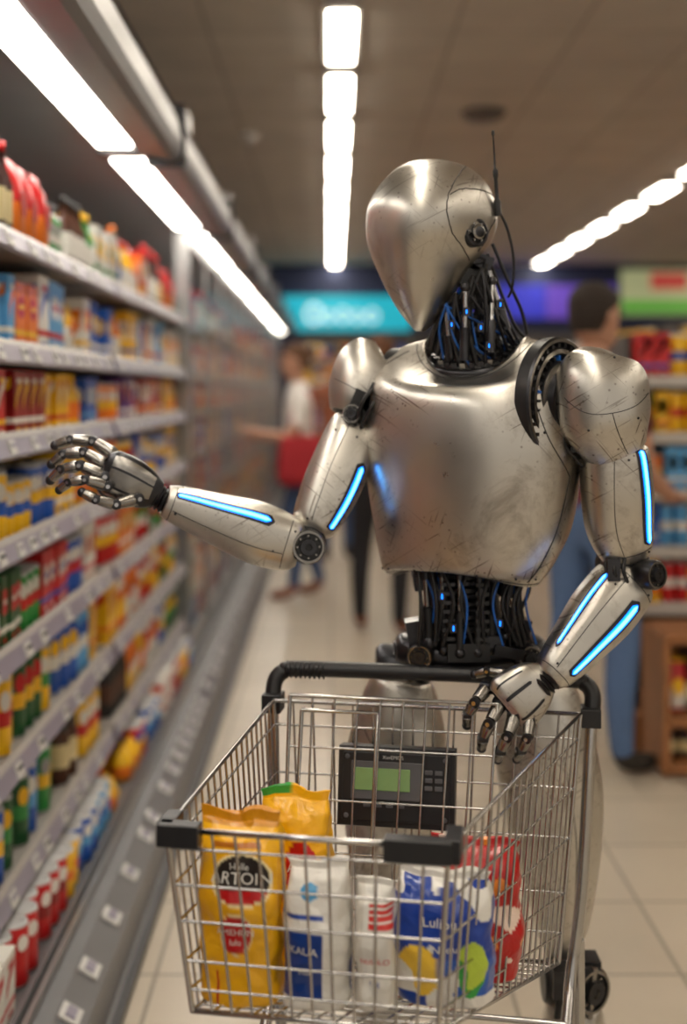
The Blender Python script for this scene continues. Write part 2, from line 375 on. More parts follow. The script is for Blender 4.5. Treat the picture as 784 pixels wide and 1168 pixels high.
mb.lathe([(.03,-.035),(.034,-.03),(.034,.03),(.03,.035)],S(719,650,2.01),(.35,-.94,0),2,28); hub(mb,S(743,656,1.965),(.55,-.83,.05),.024,.02)
mb.box(S(712,642,2.0),(.05,.05,.03),1,None,Matrix.Rotation(.2,3,'Y')); mb.box(S(700,650,1.97),(.02,.03,.035),1)
mb.box(S(668,505,1.98),(.05,.06,.03),2); mb.lathe([(.02,0),(.026,.01),(.026,.05),(.02,.06)],S(652,472,1.985),(.9,-.3,-.1),1,20)
W0=S(628,766,1.94);W1=S(614,778,1.935)
for i in range(4): mb.lathe([(.019,-.003),(.023,0),(.019,.004)],W0.lerp(W1,i/3),W1-W0,2 if i%2 else 1,20)
mb.obj('left_arm',RM,robot,recalc=True,angle=40)
seams=[seam_on(cap,[(.55,30),(.62,60),(.64,90),(.62,120),(.55,150)]),seam_on(cap,[(.64,90),(.8,92),(.95,95)]),seam_on(ua,[(.12,60),(.12,100),(.12,150)]),seam_on(ua,[(.12,85),(.5,80),(.85,85)]),seam_on(ua,[(.85,40),(.85,85),(.8,140)]),
       seam_on(fa,[(.2,30),(.2,80),(.22,140)]),seam_on(fa,[(.2,80),(.5,78),(.85,80)]),seam_on(fa,[(.88,20),(.88,90),(.88,160)])]
tubes('left_arm_seams',seams,.0007,M['black'],robot)
tubes('left_elbow_cables',[[S(700,632,1.985),S(693,648,1.97),S(700,664,1.98)],[S(706,634,1.97),S(700,650,1.955),S(708,666,1.965)],[S(714,636,1.965),S(710,650,1.95),S(716,664,1.96)],[S(656,490,1.955),S(650,505,1.95),S(668,520,1.955)],[S(650,485,1.955),S(643,505,1.955),S(666,532,1.965)]],.0032,M['black'],robot,True)
# image-left (robot's right) arm
k=1.05
cap=limb(k,[(434,399,2.13,12,.014),(429,402,2.13,27,.03),(424,412,2.13,37,.043),(418,434,2.13,41,.052),(408,458,2.125,36,.050),(400,475,2.12,26,.04)],2.3)
k2=1.04
ua=limb(k2,[(408,478,2.12,20,.03),(404,488,2.115,28,.040),(392,522,2.10,33,.046),(376,560,2.085,33,.045),(360,594,2.07,27,.038),(355,604,2.065,20,.03)],3)
k3=1.02
fa=limb(k3,[(341,624,2.045,24,.032),(330,621,2.045,31,.042),(292,607,2.04,35,.046),(243,589,2.03,28,.037),(206,575,2.02,22,.029),(192,570,2.015,18,.024)],2.8)
mb=MB()
cap.add(mb,50,80,0,(True,True),2,lip=.001); ua.add(mb,40,64,0,(True,True),2); fa.add(mb,44,64,0,(True,True),2)
ua.led(mb,.44,.84,124,8); fa.led(mb,.36,.86,60,7)
for L_,q_ in ((ua,((.3,95),(.85,75),(.3,60))),(fa,((.3,100),(.82,105),(.2,60)))):
    for t_,a_ in q_: mb.sphere(L_.P(t_,rad(a_),.0003),.0022,1,8)
S=sheet(k2)
hub(mb,sheet(k3)(351,622,2.03),(.1,-1,.05),.029,.03); mb.lathe([(.026,-.03),(.03,-.026),(.03,.02),(.026,.024)],S(352,615,2.06),(0,-1,0),2,24)
hub(mb,S(403,472,2.075),(-.2,-1,.1),.017,.016); mb.box(S(414,464,2.09),(.045,.04,.05),2,None,Matrix.Rotation(.4,3,'Y')); mb.box(S(426,455,2.09),(.03,.04,.05),1,None,Matrix.Rotation(.5,3,'Y'))
S3=sheet(k3); W0=S3(194,571,2.015);W1=S3(176,562,2.01)
for i in range(5): mb.lathe([(.018,-.003),(.022,0),(.018,.004)],W0.lerp(W1,i/4),W1-W0,2 if i%2 else 1,20)
mb.obj('right_arm',RM,robot,recalc=True,angle=40)
seams=[seam_on(cap,[(.7,30),(.72,60),(.74,90),(.72,120),(.7,150)]),seam_on(ua,[(.2,60),(.2,100),(.2,150)]),seam_on(ua,[(.2,85),(.5,80),(.85,85)]),
       seam_on(fa,[(.24,30),(.24,80),(.22,140)]),seam_on(fa,[(.24,100),(.5,104),(.85,100)]),seam_on(fa,[(.88,20),(.88,90),(.88,160)])]
tubes('right_arm_seams',seams,.0007,M['black'],robot)
tubes('right_shoulder_cables',[[S(430,440,2.08),S(415,455,2.05),S(405,485,2.07)],[S(436,446,2.08),S(424,462,2.05),S(412,488,2.07)],[S(440,455,2.08),S(430,470,2.06),S(420,490,2.08)]],.0035,M['black'],robot,True)
# --- hands
def finger(mb,S,pts,r,m=7):
    P=[S(*p) for p in pts]
    for i in range(len(P)-1):
        a,b=P[i],P[i+1];L=(b-a).length; rr=r*(1-.1*i)
        mb.lathe([(rr*.6,0),(rr*.6,L)],a,b-a,2,10)
        mb.lathe([(rr*.62,L*.05),(rr*.95,L*.13),(rr*1.02,L*.3),(rr*.94,L*.6),(rr*.86,L*.86),(rr*.55,L*.92)],a,b-a,m,14)
        side=(b-a).cross(V((0,0,1))); side=side.normalized() if side.length>1e-5 else V((0,1,0))
        mb.lathe([(rr*.5,-rr*.95),(rr*.85,-rr*.85),(rr*.85,rr*.85),(rr*.5,rr*.95)],a,side,1,14)
        mb.lathe([(rr*.35,-rr*1.1),(rr*.35,rr*1.1)],a,side,5,10)
    mb.sphere(P[-1],r*.74,1,12)
k=.97;S=sheet(k); mb=MB()
palm=limb(k,[(622,771,1.945,17,.017),(612,778,1.94,27,.020),(598,789,1.935,33,.021),(584,800,1.93,35,.018),(578,805,1.928,31,.013)],2.8)
palm.add(mb,24,40,0,(True,True),2); 
for h in (45,80,115,): palm.patch(mb,.35,.9,rad(h-3),rad(h+3),.001,1)
fg=[[(556,784,1.94),(541,797,1.92),(533,812,1.925),(533,827,1.94)],[(570,800,1.93),(556,819,1.91),(549,837,1.915),(549,852,1.935)],[(586,813,1.925),(576,833,1.905),(568,850,1.91),(567,864,1.93)],[(603,817,1.925),(598,835,1.905),(591,850,1.91),(588,863,1.925)]]
for i,f in enumerate(fg): finger(mb,S,f,.0112 if i<3 else .0100)
finger(mb,S,[(602,780,1.95),(580,773,1.965),(560,771,1.975),(545,777,1.985)],.010)
mb.obj('left_hand',RM,robot,recalc=True,angle=40)
k=1.0;S=sheet(k); mb=MB()
palm=limb(k,[(180,563,2.01,15,.017),(168,559,2.005,22,.020),(150,550,2.0,27,.022),(130,541,1.995,28,.018),(120,537,1.992,23,.013)],2.8)
palm.add(mb,24,40,1,(True,True),2)
palm.patch(mb,.2,.85,rad(40),rad(75),.0015,7,rnd=False); palm.patch(mb,.2,.85,rad(80),rad(105),.0015,7,rnd=False); palm.patch(mb,.3,.85,rad(110),rad(140),.0015,7,rnd=False)
fg=[[(132,522,2.02),(102,504,2.03),(76,502,2.03),(58,509,2.03)],[(124,532,2.0),(95,516,2.005),(72,518,2.005),(58,530,2.005)],[(122,543,1.985),(94,530,1.98),(74,534,1.98),(60,547,1.985)],[(126,553,1.97),(103,545,1.96),(85,548,1.96),(73,557,1.965)]]
for i,f in enumerate(fg): finger(mb,S,f,.0112 if i<3 else .0098)
finger(mb,S,[(158,568,1.985),(136,573,1.965),(116,567,1.955),(100,559,1.955)],.0108)
mb.obj('right_hand',RM,robot,recalc=True,angle=40)
# --- waist & pelvis
k=1.05;S=sheet(k); mb=MB()
core=limb(k,[(528,636,2.13,52,.05),(528,660,2.13,44,.05),(530,700,2.13,44,.05),(532,738,2.13,56,.055)],2.6); core.add(mb,20,40,2,(True,True),2)
for i in range(14):
    v=735-i*7.4; r=.046 if i%2 else .038
    mb.lathe([(r*.9,-.005),(r,-.003),(r,.003),(r*.9,.005)],S(526,v,2.09),(0,0,1),2 if i%2 else 1,28)
for u,v0,v1,r,y in ((488,648,728,.010,2.06),(504,644,735,.007,2.05),(556,650,730,.010,2.05),(574,655,722,.009,2.07),(540,648,735,.006,2.035),(520,645,735,.006,2.03)):
    A=S(u,v1,y);B=S(u-(u-528)*-.12,v0,y);L=(B-A).length
    mb.lathe([(r,0),(r,L*.5),(r*.55,L*.52),(r*.55,L*.9),(r*1.1,L*.9),(r*1.1,L)],A,B-A,[2,1,7,7,1],14)
    mb.sphere(A,r*1.5,1,12)
for i in range(7):
    mb.box(S(508,660+i*10,2.04),(.02,.012,.006),1); mb.box(S(545,660+i*10,2.035),(.022,.012,.006),2)
for u,v,w_,h_ in ((472,718,.026,.04),(592,714,.030,.034),(478,660,.022,.03),(578,668,.028,.03),(530,722,.045,.018)): mb.box(S(u,v,2.085),(w_,.04,h_),1,None,Matrix.Rotation((u-530)*.003,3,'Y'))
for u,v,y in ((500,672,2.03),(512,706,2.02),(564,702,2.03),(546,668,2.03)):
    mb.box(S(u,v,y),(.010,.008,.014),1); mb.box(S(u,v,y-.0042),(.0022,.002,.008),4)
pel=limb(k,[(452,741,2.12,8,.02),(460,741,2.12,16,.04),(500,745,2.11,20,.055),(540,747,2.11,20,.058),(585,745,2.11,19,.05),(616,742,2.12,15,.04),(625,742,2.12,8,.02)],2.6)
pel.add(mb,30,40,1,(True,True),1)
hub(mb,S(478,742,2.055),(-.3,-1,0),.022,.014); hub(mb,S(598,744,2.055),(.3,-1,0),.024,.014)
mb.box(S(530,735,2.05),(.07,.04,.03),2); mb.box(S(575,735,2.05),(.05,.04,.018),1,None,Matrix.Rotation(.2,3,'Y')); mb.box(S(556,722,2.05),(.03,.03,.014),1)
mb.obj('waist_and_pelvis',RM,robot,bevel=0,recalc=True,angle=35)
cb=[];cbb=[];cbd=[]
for i in range(38):
    u=470+i*3.7; y=2.055-.022*math.sin(i*1.7)
    (cbb if i%5==2 else cbd if i%3==0 else cb).append([S(u,642,y),S(u+(530-u)*.2+random.uniform(-10,10),680,y-.01),S(u+random.uniform(-12,12),728,y)])
cb.append([S(606,640,2.08),S(600,672,2.07),S(590,700,2.07),S(600,738,2.08)]);cb.append([S(598,642,2.08),S(590,672,2.07),S(594,715,2.07),S(585,738,2.08)])
tubes('waist_cables',cb,.0033,M['black'],robot,True); tubes('waist_cables_metal',cbd,.0024,M['dark'],robot,True); tubes('waist_cables_blue',cbb,.0018,M['blue'],robot,True)
# --- legs
k=1.1;S=sheet(k)
for nm,pts,kx,sg in (('left_leg',[(772,618,22),(782,617,38),(840,622,55),(900,630,59),(950,636,54),(1010,641,43),(1065,643,30),(1092,643,20)],657,1),
                  ('right_leg',[(776,462,22),(788,460,38),(850,456,56),(910,450,58),(970,445,50),(1030,441,38),(1075,440,28),(1092,440,20)],440,-1)):
    mb=MB(); y0=2.21 if sg>0 else 2.25
    th=limb(k,[(u,v,y0+.02*i/7,w,.02+.052*min(1,w/55)) for i,(v,u,w) in enumerate(pts)],2.3)
    th.add(mb,50,64,0,(True,True),2)
    mb.lathe([(.03,-.05),(.038,-.04),(.038,.04),(.03,.05)],S(pts[0][1],765,y0),(1,0,0),1,24)
    hub(mb,S(kx+8,1120,y0-.03),(.5*sg,-.8,0),.042,.03); mb.lathe([(.034,-.045),(.04,-.035),(.04,.035),(.034,.045)],S(kx-8,1122,y0),(1,0,0),2,28)
    mb.box(S(kx-22,1108,y0-.04),(.03,.05,.05),1); mb.box(S(kx+10,1100,y0-.01),(.05,.05,.03),2)
    for q in range(4): mb.lathe([(.006,0),(.006,.09)],S(kx-25+q*12,1150,y0-.045),(0.1,0,1),7 if q%2 else 2,10)
    sh=limb(k,[(kx,1146,y0+.01,22,.035),(kx,1156,y0+.01,32,.05),(kx+2,1200,y0+.02,36,.055),(kx+4,1265,y0+.03,27,.042),(kx+5,1305,y0+.03,20,.03)],2.6)
    sh.add(mb,30,48,0,(True,True),2)
    an=S(kx+5,1312,y0+.03); mb.lathe([(.024,-.035),(.028,-.03),(.028,.03),(.024,.035)],an,(1,0,0),1,20)
    fx=an.x; fr=[]
    for (dy,w,h) in ((.09,.025,.02),(.075,.036,.03),(.02,.042,.045),(-.06,.045,.034),(-.13,.042,.022),(-.16,.030,.012)):
        fr.append((V((fx,an.y+dy,h)),V((1,0,0)),V((0,0,1)),w,h,3))
    Loft(fr).add(mb,24,32,0,(True,True),0,lip=.001)
    o=mb.obj(nm,RM,robot,recalc=True,angle=40)
    tubes(nm+'_seams',[seam_on(th,[(.25,40),(.3,70),(.32,100),(.3,140)]),seam_on(th,[(.32,100),(.6,104),(.85,100)])],.0009,M['black'],robot)
# ============================================================ SHOPPING CART
cart=mkempty('shopping_cart')
CRt=V((math.cos(rad(10)),-math.sin(rad(10)),0)); CB=V((math.sin(rad(19)),math.cos(rad(19)),0)); CF=V((-.032,1.465,0))
CRp=V((math.sin(rad(10)),math.cos(rad(10)),0))
CRm=Matrix((CRt,CRp,V((0,0,1)))).transposed()
def cp(u,v,z): return CF+CRt*u+CB*v+V((0,0,z))
def bil(a,b,c,d,s,h):   # a,b top ; c,d bottom
    return (a.lerp(b,s)).lerp(c.lerp(d,s),h)
FTL,FTR=V((-.172,0,.865)),V((.172,0,.865)); FBL,FBR=V((-.152,.03,.632)),V((.152,.03,.632))
BTL,BTR=V((-.25,.56,.885)),V((.25,.56,.885)); BBL,BBR=V((-.22,.53,.50)),V((.22,.53,.50))
W=lambda p:cp(p.x,p.y,p.z)
thin=[];med=[];HH=(.10,.30,.50,.72,.88)
def panel(a,b,c,d,nv,hs):
    for i in range(nv+1):
        s=i/nv; thin.append([W(bil(a,b,c,d,s,h)) for h in (0,.5,1)])
    for h in hs: thin.append([W(bil(a,b,c,d,s,h)) for s in (0,.5,1)])
panel(FTL,FTR,FBL,FBR,12,HH); panel(FTL,BTL,FBL,BBL,19,HH); panel(FTR,BTR,FBR,BBR,19,HH); panel(BTL,BTR,BBL,BBR,15,HH)
for i in range(13):
    s=i/12; thin.append([W(FBL.lerp(FBR,s)),W(BBL.lerp(BBR,s))])
for i in range(15):
    s=i/14; thin.append([W(FBL.lerp(BBL,s)),W(FBR.lerp(BBR,s))])
a,b,c,d=V((-.20,.50,.91)),V((.13,.50,.91)),V((-.19,.44,.60)),V((.12,.44,.60))
panel(a,b,c,d,9,(.25,.5,.75)); med.append([W(p) for p in (a,b,d,c,a)])
a2,b2,c2,d2=V((-.17,.47,.895)),V((-.05,.47,.895)),V((-.17,.44,.70)),V((-.05,.44,.70)); med.append([W(p) for p in (a2,b2,d2,c2,a2)])
tubes('basket_wires',thin,.0019,M['chrome'],cart)
med.append([W(p) for p in (BTL,FTL,FTR,BTR,BTL)]); med.append([W(p) for p in (BBL,FBL,FBR,BBR,BBL)])
for p,q in ((FTL,FBL),(FTR,FBR),(BTL,BBL),(BTR,BBR)): med.append([W(p),W(q)])
tubes('basket_rim',med,.0036,M['chrome'],cart,res=3)
fr=[]
for s in (-1,1):
    fr.append([cp(s*.262,.60,.905),cp(s*.262,.59,.85),cp(s*.25,.575,.60),cp(s*.235,.56,.47),cp(s*.235,.50,.40),cp(s*.225,.30,.22),cp(s*.21,.10,.15),cp(s*.19,-.02,.14)])
    fr.append([cp(s*.245,.575,.52),cp(s*.245,.585,.3),cp(s*.24,.60,.14)]); fr.append([cp(s*.24,.62,.14),cp(s*.215,.1,.14)])
tubes('chassis_tubes',fr,.0095,M['chrome'],cart,True,4)
tubes('chassis_cross_bars',[[cp(-.24,.6,.14),cp(.24,.6,.14)],[cp(-.19,-.02,.14),cp(.19,-.02,.14)],[cp(-.235,.5,.42),cp(.235,.5,.42)]]+[[cp(x*.035,.6,.15),cp(x*.03,0,.15)] for x in range(-5,6)],.005,M['chrome'],cart)
hp=[(-.264,.595,.885),(-.263,.602,.908),(-.25,.608,.923),(-.22,.61,.928),(0,.612,.929),(.22,.61,.928),(.25,.608,.923),(.263,.602,.908),(.264,.595,.885)]
tubes('handle_grip',[[cp(*p) for p in hp]],.0135,M['plastic'],cart,True,5)
mb=MB()
for i in range(9): 
    u=-.245+i*.008; mb.lathe([(.0148,-.0015),(.0148,.0015)],cp(u,.609,.9265),CRt,0,24)
for cx,w in ((-.153,.052),(.137,.080)):
    mb.box(cp(cx,-.004,.862),(w,.024,.027),0,None,CRm)
mb.box(cp(-.175,.018,.862),(.020,.050,.027),0,None,CRm); mb.box(cp(.174,.018,.862),(.020,.055,.029),0,None,CRm)
for s in (-1,1): mb.box(cp(s*.262,.59,.875),(.032,.04,.03),0,None,CRm)
for u,v in ((-.2,0.0),(.2,0.0),(-.24,.60),(.24,.60)):
    c=cp(u,v,.05); mb.lathe([(.02,-.012),(.046,-.012),(.05,-.008),(.05,.008),(.046,.012),(.02,.012)],c,CRt,0,28)
    for s in (-1,1): mb.box(c+CRt*s*.018+V((0,0,.035)),(.004,.03,.09),1,None,CRm)
    mb.box(c+V((0,0,.082)),(.042,.04,.008),1,None,CRm)
mb.obj('bumpers_and_casters',[M['plastic'],M['chrome']],cart,bevel=.004)
# display device
mb=MB(); tilt=Matrix.Rotation(rad(-10),3,'X'); DM=CRm@tilt; dc=V((.104,1.95,.770))
def dp(x,y,z): return dc+DM@V((x,y,z))
lcd=newmat('lcd_green',(.16,.24,.10),0,.25,emit=(.24,.40,.12),es=.15,nscale=70)
grey=newmat('button_grey',(.10,.10,.11),0,.4)
mb.box(dp(0,.01,0),(.186,.04,.122),0,None,DM); mb.box(dp(0,-.012,0),(.170,.006,.104),0,None,DM); mb.box(dp(-.015,-.0155,.010),(.112,.003,.058),2,None,DM)
mb.box(dp(-.021,-.0178,.012),(.088,.002,.034),1,None,DM)
for i in range(2):
    for j in range(3): mb.box(dp(.052+i*.016,-.0168,.026-j*.012),(.012,.003,.007),2,None,DM)
for i in range(4): mb.box(dp(-.045+i*.018,-.0168,-.028),(.011,.003,.005),2,None,DM)
for x in (-.078,.078):
    for z in (-.045,.045): mb.lathe([(.004,0),(.004,.002)],dp(x,-.014,z),DM@V((0,-1,0)),2,12)
mb.box(dp(0,.035,-.03),(.05,.02,.03),0,None,DM)
mb.obj('cart_display_unit',[M['plastic'],lcd,grey],cart,bevel=.004)
def textmesh(s,size):
    cu=D.curves.new('t','FONT'); cu.body=s; cu.size=size; cu.align_x='CENTER'; cu.align_y='CENTER'
    o=D.objects.new('t',cu); C.collection.objects.link(o); C.view_layer.update()
    me=D.meshes.new_from_object(o.evaluated_get(C.evaluated_depsgraph_get())); vs=[tuple(v.co) for v in me.vertices]; fs=[tuple(p.vertices) for p in me.polygons]
    D.objects.remove(o); return vs,fs
white_ink=newmat('white_ink',(.75,.75,.73),0,.5,var=.03)
mb=MB(); vs,fs=textmesh('XuvEMOS',.008); mb.add([dp(x-.005,-.0158,y+.0455) for x,y,_ in vs],fs,0)
mb.obj('display_lettering',[white_ink],cart,recalc=False)
# ============================================================ GROCERIES IN CART
def bag(name,cx,cy,z0,hw,hd,h,paint,seed,texts=(),n=3.2,lean=0):
    off=V((seed*3.1,seed*1.7,seed*.9))
    def warp(t,th,p):
        q=p-V((cx,cy,0)); q.z=0
        d=noise.noise(p*22+off)*.0075+noise.noise(p*60+off)*.0028
        if t>.9: d+=.0012*math.sin(th*30)*(t-.9)*8
        o=p+(q.normalized()*d if q.length>1e-4 else q)
        o.z+=noise.noise(V((p.x*30,p.y*30,seed)))*.012*max(0,t-.6)/.4
        return o
    prof=[(0,.80,.70),(.04,.96,.95),(.2,1.02,1.06),(.5,1.0,1.08),(.75,1.0,.95),(.88,.97,.62),(.94,.95,.25),(.955,.95,.12),(1,.97,.10)]
    R=[(V((cx+CRt.x*lean*t,cy+CRt.y*lean*t,z0+h*t)),CRt,-CRp,hw*a,hd*b,n) for t,a,b in prof]
    L=Loft(R,warp)
    def tt(f):
        i=0
        while i<len(prof)-2 and prof[i+1][0]<f: i+=1
        return (i+(f-prof[i][0])/(prof[i+1][0]-prof[i][0]))/(len(prof)-1)
    cache={}
    def zc(t):
        if t not in cache: cache[t]=L.ev(t)[0].z
        return cache[t]
    def pnt(t,th):
        c=math.cos(th); x=math.copysign(abs(c)**(2/n),c); return paint(x,(zc(t)-z0)/h,math.sin(th)>0)
    mb=MB(); L.add(mb,130,200,0,(True,True),paint=pnt,lip=.0005)
    par=mb.obj(name,[M['bag']],None)
    for i,(s,size,x0,f0,col) in enumerate(texts):
        vs,fs=textmesh(s,size); out=[]
        for x,y,_ in vs:
            xx=max(-.97,min(.97,(x+x0)/hw)); c=math.copysign(abs(xx)**(n/2),xx); out.append(L.P(tt(max(0,min(1,f0+y/h))),math.acos(c),.0024))
        tb=MB(); tb.add(out,fs,0,col); tb.obj('%s_print_%d'%(name,i+1),[M['prod']],par,recalc=False)
    return par
Y1,Y2=hx('f4b60c'),hx('d48e06'); RD=hx('c01014'); BK=hx('201510'); WH=hx('e4e1da'); BL=hx('1442a0'); GR=hx('2f9a3c'); CY=hx('4a9ed2')
def p_yel(x,h,f):
    if f:
        e=((x-.12)/.76)**2+((h-.68)/.135)**2
        if e<.82: return RD if h<.625 else BK
        if e<1: return hx('f6e3b0')
        e=((x-.0)/.42)**2+((h-.40)/.11)**2
        if e<.85: return RD
        if e<1: return hx('f6e3b0')
        if .84<h<.865 and abs(x)<.6: return hx('b86a10')
        if abs(x+.45)<.03 and h<.2: return RD
    if h>.93: return Y2
    return Y1
bag('yellow_pasta_bag',-.114,1.578,.620,.053,.034,.240,p_yel,1,(('ARTOIN',.0215,.006,.68,WH),('Hulle',.012,.004,.745,WH),('AMEHUN',.0115,0,.415,WH),('Iulo',.010,0,.365,WH)))
def p_yel2(x,h,f):
    if ((x-.3)/.5)**2+((h-.62)/.14)**2<1: return RD
    return GR if h>.965 and x<-.1 else Y1
bag('yellow_snack_bag',-.050,1.675,.592,.050,.03,.265,p_yel2,2,(('Aulo',.017,.012,.62,WH),))
def p_wb(x,h,f):
    if h<.56 and h>.1: return hx('0f3a88') if x<.25 or not f else WH
    if f and abs(h-.66)<.02 and x<.3: return BL
    if f and ((x+.2)/.3)**2+((h-.82)/.06)**2<1: return CY
    return WH
bag('white_flour_bag',-.016,1.555,.626,.041,.031,.178,p_wb,3,(('KAUA',.013,-.012,.44,WH),('Flur',.010,-.010,.30,WH)))
def p_wr(x,h,f):
    if f and x>-.2 and .66<h<.84: return hx('cf2b23') if int(h*60)%3 else WH
    if f and x<-.5: return hx('d7d2c8')
    return WH
bag('white_sugar_bag',.055,1.547,.626,.024,.029,.160,p_wr,4,(('NUSULO',.0085,.003,.42,RD),('1 kg',.008,.003,.26,BL)))
def p_bl(x,h,f):
    n_=noise.noise(V((x*2.2+4,h*4,1.3)))
    if h>.95: return WH
    if f and ((x+.45)/.42)**2+((h-.30)/.2)**2<1: return hx('f0c53a') if n_>-.08 else WH
    if f and ((x-.62)/.28)**2+((h-.32)/.22)**2<1: return GR if n_>-.1 else hx('b8d040')
    if h<.12: return BL if x<-.3 else WH
    if n_>.24: return WH
    if h>.40: return hx('0f3c9c')
    return WH if x<-.1 else hx('1b56b4')
bag('potato_chips_bag',.146,1.598,.610,.064,.038,.168,p_bl,5,(('Lulipu',.018,-.002,.66,WH),('Nuelu',.013,.006,.48,WH)))
def p_rd(x,h,f):
    n_=noise.noise(V((x*2,h*5,7)))
    if n_>.40: return hx('f2d9c8')
    if n_<-.30: return hx('e8862a')
    return hx('b80e0c')
bag('red_snack_bag',.203,1.725,.582,.062,.036,.192,p_rd,6,(('Ruklo',.019,0,.66,WH),))
# ============================================================ ROOM
def tilemat(name,c1,c2,grout,tw,rough,mortar):
    m=D.materials.new(name); m.use_nodes=True; nt=m.node_tree; b=nt.nodes['Principled BSDF']; N=nt.nodes.new
    tc=N('ShaderNodeTexCoord'); br=N('ShaderNodeTexBrick'); br.offset=0; br.squash=1
    br.inputs['Color1'].default_value=(*c1,1);br.inputs['Color2'].default_value=(*c2,1);br.inputs['Mortar'].default_value=(*grout,1)
    br.inputs['Scale'].default_value=1; br.inputs['Mortar Size'].default_value=mortar; br.inputs['Brick Width'].default_value=tw; br.inputs['Row Height'].default_value=tw; br.inputs['Mortar Smooth'].default_value=.2
    nt.links.new(tc.outputs['Object'],br.inputs['Vector'])
    n=N('ShaderNodeTexNoise'); n.inputs['Scale'].default_value=3; n.inputs['Detail'].default_value=6; nt.links.new(tc.outputs['Object'],n.inputs['Vector'])
    mx=N('ShaderNodeMix'); mx.data_type='RGBA'; mx.blend_type='MULTIPLY'; mx.inputs[0].default_value=.35
    nt.links.new(br.outputs['Color'],mx.inputs[6])
    hs=N('ShaderNodeRGBToBW'); nt.links.new(n.outputs['Color'],hs.inputs[0]); nt.links.new(hs.outputs[0],mx.inputs[7])
    nt.links.new(mx.outputs[2],b.inputs['Base Color']); b.inputs['Roughness'].default_value=rough
    return m
def plane(name,verts,mat):
    mb=MB(); mb.add(verts,[(0,1,2,3)]); return mb.obj(name,[mat],recalc=False)
XL,XR,Y0,YB,ZC=-1.45,7.5,-3.0,17.0,3.15
plane('floor',[(XL-.1,Y0,0),(XR+.1,Y0,0),(XR+.1,YB+.1,0),(XL-.1,YB+.1,0)],tilemat('floor_tiles',(.64,.56,.45),(.59,.515,.41),(.33,.28,.22),.42,.28,.006))
plane('ceiling',[(XL-.1,Y0,ZC),(XL-.1,YB+.1,ZC),(XR+.1,YB+.1,ZC),(XR+.1,Y0,ZC)],tilemat('ceiling_tiles',(.70,.64,.56),(.66,.60,.53),(.47,.42,.37),.6,.9,.010))
wallm=newmat('painted_wall',(.30,.27,.24),0,.8,nscale=3)
navy=newmat('navy_wall',(.012,.02,.065),0,.6,nscale=3)
plane('wall_back',[(XL-.1,YB,0),(XR+.1,YB,0),(XR+.1,YB,ZC),(XL-.1,YB,ZC)],navy)
plane('wall_left',[(XL,Y0,0),(XL,YB,0),(XL,YB,ZC),(XL,Y0,ZC)],wallm)
plane('wall_right',[(XR,Y0,0),(XR,Y0,ZC),(XR,YB,ZC),(XR,YB,0)],wallm)
lum=newmat('luminaire_diffuser',(.9,.9,.9),0,.5,emit=(1,.90,.75),es=22,var=.02)
frame_w=newmat('luminaire_frame',(.30,.27,.24),0,.5)
for x,ll in ((.05,.86),(2.88,.66),(5.7,.70)):
    mb=MB(); y=-2.6
    while y<16.2:
        mb.box((x,y+.53,ZC-.008),(.18,1.12,.014),1); mb.box((x,y+.46,ZC-.02),(.13,ll,.010),0); y+=1.17
    mb.obj('ceiling_light_row',[lum,frame_w])
mb=MB(); mb.lathe([(.0,-.05),(.11,-.05),(.14,-.02),(.14,0)],(.957,7.7,ZC),(0,0,1),0,28); mb.lathe([(.0,-.062),(.07,-.06),(.08,-.05)],(.957,7.7,ZC),(0,0,1),0,24)
mb.obj('ceiling_speaker',[newmat('speaker_grille',(.12,.10,.09),0,.6)])
mb=MB(); mb.lathe([(0,-.05),(.035,-.05),(.05,-.03),(.06,-.028),(.06,0)],(-.56,8.4,ZC),(0,0,1),0,24); mb.obj('smoke_detector',[white_ink])
